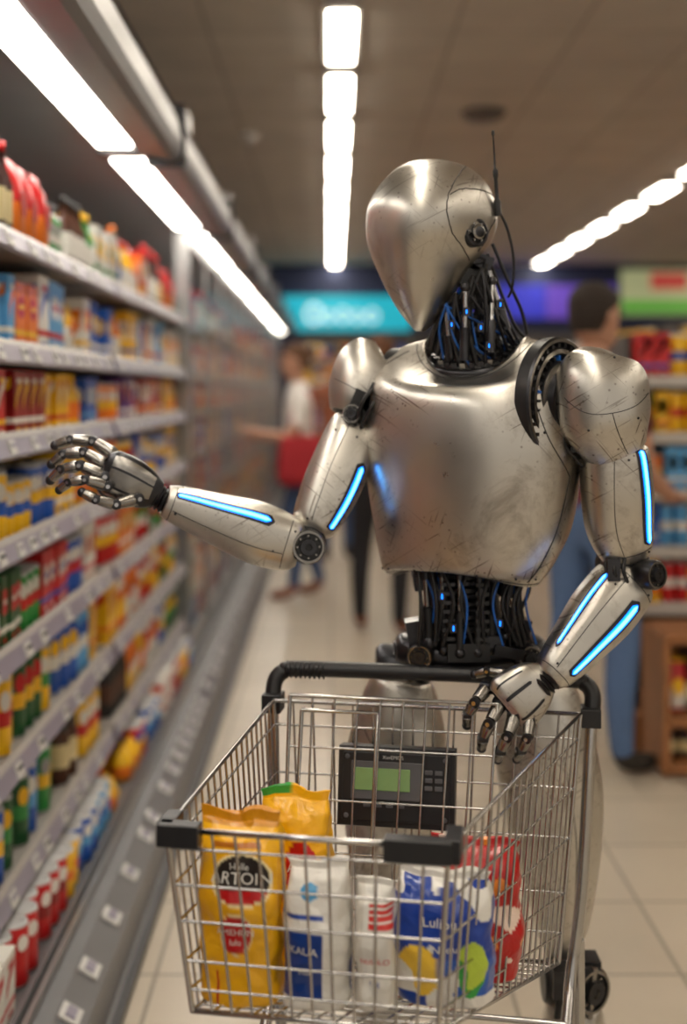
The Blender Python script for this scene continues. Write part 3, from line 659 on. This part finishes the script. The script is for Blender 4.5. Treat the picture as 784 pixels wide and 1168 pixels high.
# ============================================================ PRODUCTS
def item(mb,kind,fx,p,w,d,h,c1,c2,c3):
    x,y,z=p
    sx,sy=(d,w) if fx=='x' else (w,d)
    nrm=V((1,0,0)) if fx=='x' else V((0,-1,0))
    def decal(cc,nv,ww,hh,col,shape=0):
        side=V((0,1,0)) if abs(nv.x)>.5 else V((1,0,0))
        if shape==0: pts=[(ww*math.cos(a),hh*math.sin(a)) for a in [i*math.pi/5 for i in range(10)]]
        elif shape==1: pts=[(-ww,-hh),(ww,-hh),(ww,hh),(-ww,hh)]
        else: pts=[(-ww,-hh*1.4),(-ww*.2,-hh*.2),(ww,hh*.6),(ww,hh*1.5),(-ww*.1,hh*.7),(-ww,-hh*.3)]
        mb.add([cc+side*a+V((0,0,b)) for a,b in pts],[tuple(range(len(pts)))],0,col)
    st=int(w*997+h*1009+c1[0]*31+c2[1]*17)%3
    if kind=='box':
        for a,b,col in ((0,.22,c1),(.22,.30,c2),(.30,1,c1)):
            mb.box((x,y,z+h*(a+b)/2),(sx,sy,h*(b-a)),0,col)
        for nv,o,ww in ((nrm,(sx if fx=='x' else sy)/2+.001,w*.38),(V((0,-1,0)),sy/2+.001,sx*.38)):
            decal(V((x,y,z+h*.64))+nv*o,nv,ww,h*.17,c3,st)
            decal(V((x,y,z+h*(.64 if st<2 else .84)))+nv*(o+.0008),nv,ww*.7,h*.035,c2,1)
            decal(V((x,y,z+h*.12))+nv*o,nv,ww*.6,h*.03,c3,1)
    elif kind=='can':
        r=w/2; g=(.5,.5,.5)
        mb.lathe([(r*.9,0),(r,h*.04),(r,h*.38),(r,h*.58),(r,h*.94),(r*.9,h),(r*.85,h*.985),(0,h*.985)],(x,y,z),(0,0,1),0,14,[g,c1,c2,c1,g,g,g])
        if fx=='x':
            for nv in (V((.8,-.6,0)),):
                sd=V((.6,.8,0)); cc=V((x,y,z+h*.7))+nv*(r*1.01); mb.add([cc+sd*r*.45*math.cos(a)+V((0,0,h*.13*math.sin(a))) for a in [i*math.pi/4 for i in range(8)]],[tuple(range(8))],0,c3)
    elif kind=='jar':
        r=w/2
        mb.lathe([(r*.9,0),(r,h*.05),(r,h*.25),(r,h*.6),(r,h*.7),(r*.8,h*.78),(r*.85,h*.8),(r*.85,h*.98),(0,h)],(x,y,z),(0,0,1),0,14,[c1,c1,c2,c1,c1,c3,c3,c3])
    elif kind=='bottle':
        r=w/2
        mb.lathe([(r*.9,0),(r,h*.03),(r,h*.18),(r,h*.5),(r,h*.58),(r*.45,h*.74),(r*.36,h*.9),(r*.42,h*.9),(r*.42,h),(0,h)],(x,y,z),(0,0,1),0,14,[c1,c1,c2,c1,c1,c1,c3,c3,c3])
    elif kind=='pouch':
        vs=[];fs=[];cs=[]
        prof=((0,.8,.5),(.1,1,1),(.5,1,1),(.8,.95,.7),(.93,.95,.15),(1,.95,.1))
        for (t,a,b) in prof:
            for i in range(10):
                th=i*math.pi/5; vs.append((x+sx/2*(a if fx!='x' else b)*math.copysign(abs(math.cos(th))**.7,math.cos(th)),y+sy/2*(b if fx!='x' else a)*math.copysign(abs(math.sin(th))**.7,math.sin(th)),z+h*t))
        for j in range(5):
            for i in range(10): fs.append((j*10+i,j*10+(i+1)%10,(j+1)*10+(i+1)%10,(j+1)*10+i)); cs.append((c1,c2,c1,c1,c3)[j])
        fs.append(tuple(range(50,60))); cs.append(c3); mb.add(vs,fs,0,cs,True)
        decal(V((x,y,z+h*.5))+nrm*((sx if fx=='x' else sy)/2+.002),nrm,w*.3,h*.17,c3)
pal={k:hx(v) for k,v in dict(red='c41418',dred='8e1014',yel='f3be16',org='ec7a14',grn='2c9040',dgrn='17552a',blu='1c56b4',lbl='59a4dc',wht='e6e3dc',crm='e0cf9c',brn='4a2410',blk='1a1718',pur='5a2c84',pnk='e2678e',teal='1c9c9c',amb='35120a',sil='9a9a98').items()}
g=lambda k,w,h,a,b,c:(k,w,h,pal[a],pal[b],pal[c])
SH={
 1.73:[g('bottle',.062,.235,'amb','wht','red'),g('bottle',.060,.225,'amb','crm','red'),g('pouch',.11,.20,'red','org','red'),g('can',.065,.12,'grn','wht','sil'),g('bottle',.06,.20,'brn','wht','blk'),g('bottle',.055,.19,'grn','wht','yel'),g('box',.09,.17,'wht','grn','yel'),g('bottle',.07,.22,'wht','blu','org'),g('bottle',.065,.19,'yel','wht','red'),g('pouch',.1,.18,'org','wht','red'),g('box',.1,.17,'org','yel','wht'),g('box',.09,.2,'red','yel','wht')],
 1.49:[g('box',.055,.185,'yel','blu','wht'),g('box',.06,.165,'lbl','wht','org'),g('box',.10,.155,'org','yel','red'),g('box',.11,.19,'wht','red','blu'),g('box',.11,.185,'lbl','red','wht'),g('pouch',.10,.165,'yel','wht','org'),g('box',.1,.175,'wht','yel','org'),g('box',.09,.17,'blu','wht','yel'),g('pouch',.1,.175,'org','wht','yel')],
 1.29:[g('box',.07,.155,'red','yel','wht'),g('box',.075,.155,'dred','wht','yel'),g('box',.06,.15,'yel','red','wht'),g('bottle',.055,.155,'yel','org','yel'),g('box',.07,.145,'blu','lbl','wht'),g('can',.06,.13,'org','yel','wht'),g('box',.06,.15,'pur','wht','org'),g('can',.07,.14,'wht','red','blu'),g('box',.07,.15,'dred','org','wht')],
 1.065:[g('can',.085,.16,'yel','blu','wht'),g('can',.075,.13,'yel','blu','wht'),g('can',.07,.155,'blu','yel','wht'),g('box',.1,.17,'yel','wht','blu'),g('pouch',.11,.18,'yel','org','wht'),g('box',.08,.17,'org','wht','yel'),g('can',.08,.16,'yel','wht','red'),g('pouch',.09,.175,'pur','yel','wht'),g('box',.09,.17,'blu','wht','lbl')],
 .835:[g('can',.06,.15,'red','wht','grn'),g('box',.055,.16,'dgrn','wht','red'),g('can',.065,.14,'grn','red','wht'),g('box',.07,.16,'red','blu','wht'),g('can',.07,.155,'blu','red','wht'),g('box',.07,.175,'wht','red','org'),g('can',.075,.165,'red','yel','wht'),g('box',.09,.175,'org','wht','yel'),g('pouch',.1,.175,'red','wht','yel')],
 .59:[g('can',.07,.17,'red','yel','wht'),g('can',.07,.18,'yel','red','wht'),g('can',.075,.185,'dgrn','yel','red'),g('can',.075,.17,'yel','grn','wht'),g('can',.075,.18,'blu','wht','yel'),g('can',.07,.18,'lbl','wht','blu'),g('box',.08,.185,'yel','org','red'),g('jar',.07,.16,'org','yel','wht'),g('pouch',.09,.185,'org','wht','red')],
 .332:[g('can',.075,.17,'blu','yel','wht'),g('can',.075,.17,'dgrn','grn','yel'),g('can',.07,.17,'blu','lbl','wht'),g('can',.07,.17,'grn','yel','sil'),g('jar',.075,.18,'brn','crm','blk'),g('can',.075,.17,'yel','red','wht'),g('jar',.075,.18,'blk','brn','blk'),g('pouch',.1,.16,'org','yel','wht'),g('pouch',.1,.17,'yel','org','red'),g('can',.08,.17,'wht','org','red')],
 .15:[g('box',.08,.135,'wht','red','red'),g('can',.07,.135,'red','red','wht'),g('can',.07,.135,'red','dred','wht'),g('can',.075,.12,'yel','org','yel'),g('can',.07,.125,'blu','lbl','wht'),g('can',.07,.12,'lbl','blu','wht'),g('pouch',.1,.1,'yel','org','yel'),g('can',.075,.12,'red','yel','blu'),g('can',.075,.12,'blu','lbl','wht'),g('pouch',.1,.12,'org','crm','wht')]}
mb=MB(); random.seed(5)
for z,gs in SH.items():
    y=1.15; gi=len(gs)-3; xf=-.705 if z>.2 else -.632; started=False; st=2.30 if z<.2 else 2.45
    while y<5.6:
        if y>=st-.01 and not started: gi=0; started=True
        kd,w,h,c1,c2,c3=gs[gi%len(gs)]; gi+=1
        for q in range(random.choice((2,3,3,4)) if w<.09 else random.choice((1,2,3))):
            if not started and y+w>st: y=st; break
            if 3.80-w/2<y+w/2<3.90+w/2: y=3.90
            if y+w>5.70: break
            dd=min(w,.075) if kd in('box','pouch') else w
            fo=random.uniform(0,.02) if random.random()<.3 else 0
            for rw in range(3):
                if random.random()<.05 and rw==0: continue
                hh=h*(1 if rw==0 else random.uniform(.95,1))
                item(mb,kd,'x',(xf-fo-dd/2-rw*(dd+.012)-random.uniform(0,.008),y+w/2,z+.001),w*.95,dd*.95,hh,c1,c2,c3)
            y+=w+.003
        y+=.004
mb.obj('shelf_groceries',[M['prod']],recalc=False)
# ============================================================ LEFT DISPLAY CASE
case=mkempty('refrigerated_display_case')
mb=MB()
for z,gs in SH.items():
    y=5.9
    while y<15.5:
        kd,w,h,c1,c2,c3=random.choice(gs); w*=1.3
        for q in range(3):
            item(mb,'box' if kd!='bottle' else kd,'x',(-.78,y+w/2,z+.001),w*.95,.08,h*1.0,c1,c2,c3); y+=w
mb.obj('freezer_groceries',[M['prod']],case,recalc=False)
cm=newmat('case_grey_enamel',(.17,.17,.18),.3,.35,nscale=6); cin=newmat('case_interior',(.10,.09,.085),0,.6,nscale=5); cdk=newmat('case_dark_trim',(.03,.03,.035),0,.4)
csh=newmat('shelf_enamel',(.42,.40,.38),0,.4,nscale=8); crail=newmat('price_rail_lilac',(.30,.28,.36),.1,.35,nscale=8); ctag=newmat('price_tag_paper',(.62,.62,.60),0,.6,var=.05); clum=newmat('case_lamp',(.9,.9,.9),0,.5,emit=(1,.93,.82),es=12,var=.02)
cmet=newmat('brushed_case_metal',(.36,.36,.36),.9,.35,nscale=12)
CM=[cm,cin,cdk,csh,crail,ctag,clum,cmet]
ya,yb=-1.85,15.95
mb=MB()
mb.extr([(-.585,2.135),(-.50,2.115),(-.475,2.125),(-.465,2.16),(-.475,2.24),(-.50,2.285),(-.56,2.31),(-1.4,2.31),(-1.4,2.20),(-.76,2.20),(-.74,2.165),(-.73,2.165),(-.73,2.19),(-.60,2.19),(-.60,2.14)],ya,yb,0)
mb.box((-1.27,(ya+yb)/2,1.2),(.04,yb-ya,2.1),1)
mb.extr([(-.46,0),(-.46,.018),(-.485,.035),(-.50,.10),(-.56,.135),(-.610,.140),(-.618,.165),(-.628,.165),(-.628,.148),(-1.27,.148),(-1.27,0)],ya,yb,0)
mb.box((-.468,(ya+yb)/2,.022),(.02,yb-ya,.02),2)
y=ya+.05
while y<yb-.2:
    L_=1.86
    if y+L_>yb: L_=yb-y-.05
    mb.box((-.664,y+L_/2,2.160),(.102,L_-.18,.03),6); mb.box((-.664,y+L_-.005,2.155),(.125,.08,.04),2)
    mb.box((-.52,y+L_,2.20),(.125,.006,.20),2)
    y+=1.9
for yy in [0.05+1.9*i for i in range(9)]:
    mb.box((-1.235,yy,1.2),(.03,.05,2.0),7)
for i in range(7): mb.box((-.545,2.75+1.9*i,2.375),(.012,.16,.14),7)
mb.extr([(-.5,2.287),(-.492,2.295),(-.55,2.325),(-.56,2.312)],ya,yb,2)
levels=[z for z in SH if z>.2]
for z in levels:
    for y0,y1 in ((-1.8,.02),(.08,1.92),(1.98,3.82),(3.88,5.70)):
        mb.box((-.955,(y0+y1)/2,z-.010),(.53,y1-y0,.018),3)
        mb.extr([(-.69,z+.006),(-.684,z+.008),(-.670,z-.029),(-.676,z-.036),(-.69,z-.030)],y0,y1,4)
        mb.extr([(-.684,z+.008),(-.692,z+.020),(-.695,z+.020),(-.69,z+.0)],y0,y1,3)
        y=y0+.06+random.random()*.05
        while y<y1-.08:
            Rt=Matrix.Rotation(rad(-20),3,'Y')
            mb.box((-.6745,y,z-.011),(.004,.050,.030),5,None,Rt)
            mb.box((-.6718,y,z-.006),(.002,.034,.007),2 if random.random()<.5 else 4,None,Rt)
            y+=random.choice((.11,.15,.2,.27))
    mb.box((-1.0,10.8,z-.012),(.40,10.0,.022),3); mb.box((-.735,10.8,z-.015),(.012,10.0,.035),3)
y=-1.5
while y<12:
    mb.box((-.533,y,.124),(.046,.060,.006),5,None,Matrix.Rotation(rad(30),3,'Y'))
    mb.box((-.531,y+.0,.128),(.022,.038,.006),4,None,Matrix.Rotation(rad(30),3,'Y')); y+=random.choice((.15,.2,.27))
mb.box((-.6,(ya+yb)/2,.152),(.012,yb-ya,.02),7)
y=5.78
mb.box((-.70,5.76,1.14),(.07,.05,2.02),7)
while y<15.6:
    mb.box((-.672,y,1.14),(.014,.04,2.0),7); mb.box((-.655,y+.09,1.15),(.016,.02,.7),7); 
    mb.box((-.672,y+.40,2.10),(.02,.78,.05),7); mb.box((-.672,y+.40,.19),(.02,.78,.06),7); y+=.80
mb.obj('case_body',CM,case)
glass=D.materials.new('door_glass'); glass.use_nodes=True; nt=glass.node_tree; nt.nodes.clear()
o_=nt.nodes.new('ShaderNodeOutputMaterial'); mx=nt.nodes.new('ShaderNodeMixShader'); tr=nt.nodes.new('ShaderNodeBsdfTransparent'); gl=nt.nodes.new('ShaderNodeBsdfGlossy'); gl.inputs['Roughness'].default_value=.05
fr_=nt.nodes.new('ShaderNodeFresnel'); fr_.inputs[0].default_value=1.45; ml=nt.nodes.new('ShaderNodeMath'); ml.operation='MULTIPLY'; ml.inputs[1].default_value=.38; nt.links.new(fr_.outputs[0],ml.inputs[0]); nt.links.new(ml.outputs[0],mx.inputs[0]); nt.links.new(tr.outputs[0],mx.inputs[1]); nt.links.new(gl.outputs[0],mx.inputs[2]); nt.links.new(mx.outputs[0],o_.inputs[0])
mb=MB(); mb.add([(-.675,5.8,.2),(-.675,15.6,.2),(-.675,15.6,2.1),(-.675,5.8,2.1)],[(0,1,2,3)]); mb.obj('door_glass_panes',[glass],case,recalc=False)
# ============================================================ RIGHT GONDOLAS
wood=newmat('orange_wood',(.32,.13,.045),0,.5,nscale=12,var=.3); edge=newmat('white_shelf_edge',(.55,.52,.48),0,.4); gback=newmat('gondola_back',(.07,.06,.055),0,.6)
POOL=SH[1.49]+SH[1.29]+SH[1.065]+SH[.835]+SH[.59]+[g('bottle',.06,.2,'grn','yel','wht'),g('bottle',.06,.2,'dgrn','wht','red'),g('can',.07,.14,'teal','wht','sil'),g('jar',.06,.13,'org','yel','red'),g('bottle',.06,.19,'amb','crm','blk'),g('box',.08,.16,'teal','yel','wht'),g('bottle',.055,.18,'org','yel','grn'),g('bottle',.055,.18,'blu','wht','red')]
def stock_row(pb,x0,x1,y,z,hmax,ws):
    x=x0
    while x<x1-.1:
        kd,w,h,c1,c2,c3=random.choice(POOL); w*=ws
        for q in range(random.choice((1,2,2))):
            if x+w>x1-.01: break
            for rw in range(2): item(pb,kd,'y',(x+w/2,y+.05+rw*.11,z+.001),w*.93,.085,min(h*1.1,hmax),c1,c2,c3)
            x+=w
def gondola(x0,x1,y0,y1,levels,face,top,gap=.22,ws=1.25):
    e=mkempty('grocery_shelf_unit'); mb=MB(); pb=MB()
    if face=='y':
        mb.box(((x0+x1)/2,y1-.02,top/2),(x1-x0,.04,top),1)
        for x in (x0+.008,x1-.008): mb.box((x,(y0+y1)/2+.05,top/2),(.016,y1-y0-.1,top),1)
        mb.box(((x0+x1)/2,(y0+y1)/2,.07),(x1-x0,y1-y0,.14),0)
        for z in levels:
            mb.box(((x0+x1)/2,(y0+y1)/2,z-.015),(x1-x0-.03,y1-y0,.03),2); mb.box(((x0+x1)/2,y0-.008,z-.015),(x1-x0-.02,.016,.045),2)
            stock_row(pb,x0+.02,x1-.04,y0,z,gap-.05,ws)
    else:
        xm=(x0+x1)/2
        mb.box((xm,(y0+y1)/2,top/2),(.05,y1-y0,top),1)
        for yy in (y0+.02,y1-.02): mb.box((xm,yy,top/2),(x1-x0,.04,top),1)
        mb.box((xm,(y0+y1)/2,.07),(x1-x0,y1-y0,.14),0)
        for z in levels:
            mb.box((xm,(y0+y1)/2,z-.015),(x1-x0-.02,y1-y0-.08,.03),2)
            y=y0+.06
            while y<y1-.2:
                kd,w,h,c1,c2,c3=random.choice(POOL); w*=1.5
                for q in range(2):
                    for sx in (-1,1):
                        item(pb,kd if kd!='pouch' else 'box','x',(xm+sx*((x1-x0)/2-.07),y+w/2,z+.001),w*.93,.1,min(h*1.1,gap-.05),c1,c2,c3)
                    y+=w
                    if y>y1-.2: break
    mb.obj('shelving',[wood,gback,edge],e,bevel=.003); pb.obj('stocked_packages',[M['prod']],e,recalc=False)
    return e
gondola(1.17,3.4,4.75,5.2,[.57,.79,1.01,1.23,1.45],'y',1.62,ws=.9)
we=mkempty('wooden_display_unit'); mb=MB(); pb=MB()
x0,x1,y0,y1=1.21,3.3,4.42,4.73
for z in (.03,.20,.50): mb.box(((x0+x1)/2,(y0+y1)/2,z),(x1-x0,y1-y0,.035),0)
mb.box(((x0+x1)/2,y1-.01,.26),(x1-x0,.02,.5),0)
x=x0
while x<x1+.01:
    mb.box((x,(y0+y1)/2,.26),(.028,y1-y0,.50),0); x+=.3
for i in range(7):
    xa=x0+.02+i*.3
    for z in (.048,.218): stock_row(pb,xa,xa+.25,y0+.06,z,.13 if z<.1 else .22,.8)
mb.obj('wood_frame',[wood],we,bevel=.004); pb.obj('displayed_packages',[M['prod']],we,recalc=False)
gondola(1.75,2.55,6.6,14.0,[.3,.62,.94,1.26,1.55],'s',1.75,.3)
gondola(3.6,4.4,6.0,14.0,[.3,.62,.94,1.26,1.55],'s',1.8,.3)
gondola(-.40,7.2,16.3,16.8,[.3,.6,.9,1.2,1.5,1.8],'y',2.15,.3)
gondola(1.75,2.55,6.1,6.5,[.3,.55,.8,1.05,1.3,1.55],'y',1.75,.25,ws=1.0)
# ---- back wall signs
sg=mkempty('wall_sign')
def emi(n,c,s): return newmat(n,c,0,.5,emit=c,es=s,var=.1,nscale=4)
mb=MB(); mb.box((.10,16.93,2.45),(2.0,.06,.50),0); mb.obj('sign_panel',[emi('teal_sign',hx('0e98ac'),.8)],sg,bevel=.01)
mb=MB()
for i,(w_,h_,dz) in enumerate(((.13,.15,0),(.09,.09,-.04),(.09,.11,-.02),(.09,.09,-.04),(.10,.10,-.03))):
    cx=-.24+i*.20; vs=[(cx+w_*math.cos(a),16.89,2.45+dz+h_*math.sin(a)) for a in [q*math.pi/10 for q in range(20)]]+[(cx+w_*.62*math.cos(a),16.89,2.45+dz+h_*.62*math.sin(a)) for a in [q*math.pi/10 for q in range(20)]]
    mb.add(vs,[(q,(q+1)%20,20+(q+1)%20,20+q) for q in range(20)],0)
mb.obj('sign_mark',[emi('sign_white',(.6,.85,.9),.6)],sg,recalc=False)
sg=mkempty('wall_sign'); mb=MB(); mb.box((2.2,16.93,2.62),(1.5,.06,.46),0); mb.box((3.45,16.93,2.62),(.95,.06,.46),1); mb.obj('sign_panel_violet',[emi('blue_sign',hx('2b2fae'),.5),emi('violet_sign',hx('5a3ea8'),.5)],sg)
sg=mkempty('wall_sign'); mb=MB(); mb.box((4.75,16.93,2.75),(1.5,.06,.62),0); mb.box((4.75,16.89,2.55),(1.5,.03,.16),1); mb.box((4.65,16.88,2.90),(.5,.03,.22),2)
mb.obj('sign_panel_green',[emi('pale_sign',hx('a8ae84'),.4),emi('green_sign',hx('4e9a30'),.5),emi('red_sign',hx('b04038'),.5)],sg)
mb=MB(); mb.box((3.3,16.9,2.19),(7.6,.05,.05),0); mb.obj('trim_1',[cdk])
# ============================================================ PEOPLE
skinm=newmat('skin',(.50,.27,.18),0,.5,nscale=25,var=.08)
def skinmesh(vt,ed,rd,sub=2):
    me=D.meshes.new('sk'); me.from_pydata(vt,ed,[]); ob=D.objects.new('sk',me); C.collection.objects.link(ob)
    md=ob.modifiers.new('s','SKIN'); md.use_smooth_shade=True
    sv=me.skin_vertices[0].data
    for i,r in enumerate(rd): sv[i].radius=(r if isinstance(r,tuple) else (r,r)); sv[i].use_root=(i==0)
    ss=ob.modifiers.new('u','SUBSURF'); ss.levels=sub; ss.render_levels=sub
    C.view_layer.update(); dg=C.evaluated_depsgraph_get(); nm=D.meshes.new_from_object(ob.evaluated_get(dg)); D.objects.remove(ob); return nm
def person(name,loc,yaw,H,arms,legs,cols,hair='short',female=False,headyaw=0):
    e=mkempty(name); sw=.155 if female else .175; hw_=.09
    vt=[(0,0,.95),(0,-.005,1.10),(0,0,1.28),(0,.005,1.41),(0,-.005,1.50),(0,-.015,1.56)]
    rd=[(.150,.115),(.125 if female else .145,.10),(.155 if female else .175,.115),(.10,.08),.055,.052]
    ed=[(0,1),(1,2),(2,3),(3,4),(4,5)]; lab=['hip','torso','torso','torso','neck']
    for s,kk in ((1,'L'),(-1,'R')):
        a=arms[kk]; i=len(vt); vt+=[(s*sw,0,1.385)]+a; rd+=[.062,.047,.040,.028,.030]; ed+=[(3,i),(i,i+1),(i+1,i+2),(i+2,i+3),(i+3,i+4)]; lab+=['torso','uarm','uarm2','farm','hand']
        l=legs[kk]; i=len(vt); vt+=[(s*hw_,0,.86)]+l; rd+=[.092,.068,.058,.044,.042,.032]; ed+=[(0,i),(i,i+1),(i+1,i+2),(i+2,i+3),(i+3,i+4),(i+4,i+5)]; lab+=['hip','thigh','shin','shin','foot','foot']
    me=skinmesh(vt,ed,rd); 
    mats=[cols['top'],cols['bottom'],skinm,cols['shoe']]
    for m_ in mats: me.materials.append(m_)
    mp={'hip':1,'torso':0,'neck':2,'uarm':0,'uarm2':cols.get('sleeve',0),'farm':cols.get('sleeve',0),'hand':2,'thigh':1,'shin':1,'foot':3}
    VV=[V(p) for p in vt]
    for p in me.polygons:
        c=p.center; bd=None
        for (a,b),l in zip(ed,lab):
            A,B=VV[a],VV[b]; ab=B-A; t=max(0,min(1,(c-A).dot(ab)/max(ab.length_squared,1e-9))); dd=(c-(A+ab*t)).length
            if bd is None or dd<bd[0]: bd=(dd,l)
        m_=mp[bd[1]]
        if bd[1] in('hip','torso') : m_=0 if c.z>.96 else 1
        p.material_index=m_; p.use_smooth=True
    s_=H/1.75
    o=D.objects.new('body',me); C.collection.objects.link(o); o.parent=e
    mb=MB(); hy=Matrix.Rotation(headyaw,3,'Z'); ax=hy@V((1,0,0)); ay=hy@V((0,-1,0)); c0=V((0,-.02,1.645))
    hr=[(-.118,.028,.035,.03),(-.105,.046,.055,.022),(-.07,.060,.082,.008),(-.02,.070,.095,0),(.03,.076,.099,-.004),(.07,.068,.088,-.006),(.10,.045,.06,-.006),(.113,.015,.02,-.006)]
    Loft([(c0+V((0,0,z))+ay*f,ax,ay,a,b,2.1) for z,a,b,f in hr]).add(mb,24,28,0,(True,True),lip=.0005)
    mb.sphere(c0+ay*.098+V((0,0,-.03)),.014,0,10,(1,1,1.4)); 
    for s in (-1,1):
        mb.sphere(c0+ax*s*.030+ay*.087+V((0,0,.0)),.011,2,10); mb.sphere(c0+ax*s*.076+V((0,0,-.01)),.022,0,10,(.5,.8,1.3)); mb.box(c0+ax*s*.030+ay*.094+V((0,0,.02)),(.03,.008,.006),1,None,hy)
    mb.box(c0+ay*.086+V((0,0,-.068)),(.045,.008,.010),3,None,hy)
    hr=[(-.06,.058,.055,-.035),(-.02,.072,.066,-.034),(.02,.081,.085,-.02),(.06,.080,.100,-.005),(.095,.062,.080,-.006),(.122,.025,.035,-.008)]
    if hair=='long': hr=[(-.17,.05,.03,-.07),(-.12,.068,.045,-.062)]+hr
    Loft([(c0+V((0,0,z))+ay*f,ax,ay,a,b,2.1) for z,a,b,f in hr]).add(mb,24,28,1,(True,True),lip=.0005)
    if hair=='bun': mb.sphere(c0-ay*.115+V((0,0,.06)),.042,1,12)
    mb.obj('head',[skinm,cols['hair'],newmat('eye',(.03,.02,.02),0,.2),newmat('lips',(.35,.1,.09),0,.5)],e,angle=60)
    hb=MB()
    for s,kk in ((1,'L'),(-1,'R')):
        w=V(arms[kk][-2]);h=V(arms[kk][-1]);d=(h-w).normalized(); sd=d.cross(V((0,0,1))); sd=sd.normalized() if sd.length>.3 else V((0,1,0)); up=d.cross(sd)
        for i in range(4):
            b=h+sd*(i-1.5)*.019; L=(.07,.078,.073,.058)[i]
            m1=b+d*L*.55-up*.006*s; hb.lathe([(.0085,0),(.008,L*.55)],b,m1-b,0,8); hb.lathe([(.008,0),(.0065,L*.42),(.003,L*.47)],m1,(d*.85+V((0,0,-.4))),0,8)
        t0=w+(h-w)*.5+sd*.03; hb.lathe([(.010,0),(.008,.05),(.004,.055)],t0,d*.8+sd*.6,0,8)
    hb.obj('fingers',[skinm],e)
    e.location=loc; e.rotation_euler=(0,0,yaw); e.scale=(s_,)*3
    return e
cl=lambda n,c:newmat(n,c,0,.8,nscale=30,bump=.2)
def leg(s,kn=0,an=0,x=.10): return [(s*x,-.01+kn,.50),(s*x,.02+an*.6,.30),(s*x,.03+an,.09),(s*x,.0+an,.045),(s*(x+.02),-.14+an,.035)]
def arm_down(s): return [(s*.235,.01,1.22),(s*.25,.02,1.10),(s*.27,-.05,.88),(s*.272,-.07,.80)]
jeans=cl('denim_blue',(.09,.16,.32)); jeans2=cl('denim_dark',(.05,.09,.20)); blkc=cl('black_leggings',(.012,.012,.016)); shoe=cl('shoe_dark',(.03,.025,.02)); shoe2=cl('shoe_brown',(.25,.09,.05))
person('man_in_jeans',(.955,4.5,0),rad(130),1.78,{'L':[(.205,.0,1.22),(.21,-.02,1.10),(.19,-.22,1.02),(.16,-.28,1.02)],'R':[(-.205,.0,1.22),(-.21,-.02,1.10),(-.19,-.20,1.0),(-.16,-.26,.99)]},{'L':leg(1,0,.05,.11),'R':leg(-1,-.03,-.06,.11)},dict(top=cl('maroon_shirt',(.13,.02,.03)),bottom=jeans,shoe=shoe,hair=cl('dark_hair',(.025,.016,.012)),sleeve=2),headyaw=-.1)
w=person('woman_in_white_shirt',(-.22,8.3,0),rad(-80),1.70,{'L':[(.20,-.04,1.2),(.20,-.10,1.12),(.18,-.30,1.15),(.17,-.37,1.17)],'R':[(-.20,-.02,1.2),(-.21,-.08,1.1),(-.19,-.26,1.11),(-.18,-.33,1.13)]},{'L':leg(1,-.08,-.08),'R':leg(-1,.05,.14)},dict(top=cl('white_tshirt',(.80,.78,.75)),bottom=jeans2,shoe=shoe2,hair=cl('brown_hair',(.10,.045,.02)),sleeve=2),hair='bun',female=True)
mb=MB()
bg=[(V((.0,0,z)),a,b,3) for z,a,b in ((.80,.13,.05),(.84,.16,.07),(.98,.16,.07),(1.11,.14,.05),(1.13,.12,.03))]
L_=Loft([(q[0]+V((.24,-.02,0)),V((0,1,0)),V((1,0,0)),q[1],q[2]*.8,q[3]) for q in bg]); L_.add(mb,16,28,0,(True,True))
mb.obj('red_shoulder_bag',[cl('red_leather',(.42,.02,.03))],w)
tubes('bag_strap',[[(.24,-.1,1.1),(.17,-.05,1.35),(.14,.03,1.44),(.17,.08,1.35),(.24,.08,1.1)]],.008,cl('strap',(.4,.02,.03)),w,True)
person('woman_in_leggings',(.29,7.15,0),rad(165),1.70,{'L':arm_down(1),'R':[(-.21,-.02,1.2),(-.22,-.06,1.1),(-.17,-.25,1.12),(-.15,-.32,1.14)]},{'L':leg(1,-.04,-.03,.13),'R':leg(-1,.0,.06,.13)},dict(top=cl('rust_top',(.30,.09,.05)),bottom=blkc,shoe=shoe2,hair=cl('auburn_hair',(.13,.05,.02)),sleeve=0),hair='long',female=True)
person('shopper_in_orange_shirt',(.05,10.2,0),rad(10),1.74,{'L':arm_down(1),'R':arm_down(-1)},{'L':leg(1,0,.02),'R':leg(-1,0,-.02)},dict(top=cl('orange_shirt',(.30,.10,.05)),bottom=jeans2,shoe=shoe,hair=cl('hair_black',(.02,.015,.012)),sleeve=2))
# ============================================================ LIGHT / CAMERA
wd=D.worlds.new('World'); sc.world=wd; wd.use_nodes=True; bgn=wd.node_tree.nodes['Background']; bgn.inputs[0].default_value=(1,.90,.78,1); bgn.inputs[1].default_value=.5
cam=D.cameras.new('camera'); co=D.objects.new('camera',cam); C.collection.objects.link(co); co.location=(0,0,1.4); co.rotation_euler=(rad(90),0,0)
cam.sensor_fit='VERTICAL'; cam.sensor_height=36; cam.sensor_width=24; cam.lens=1400/1168*36
cam.shift_y=-139/1168; cam.shift_x=14/1168
cam.dof.use_dof=True; cam.dof.focus_distance=1.80; cam.dof.aperture_fstop=1.7; cam.clip_start=.05
sc.camera=co
sc.view_settings.view_transform='Standard'
sc.view_settings.look='None'
sc.view_settings.exposure=0.2
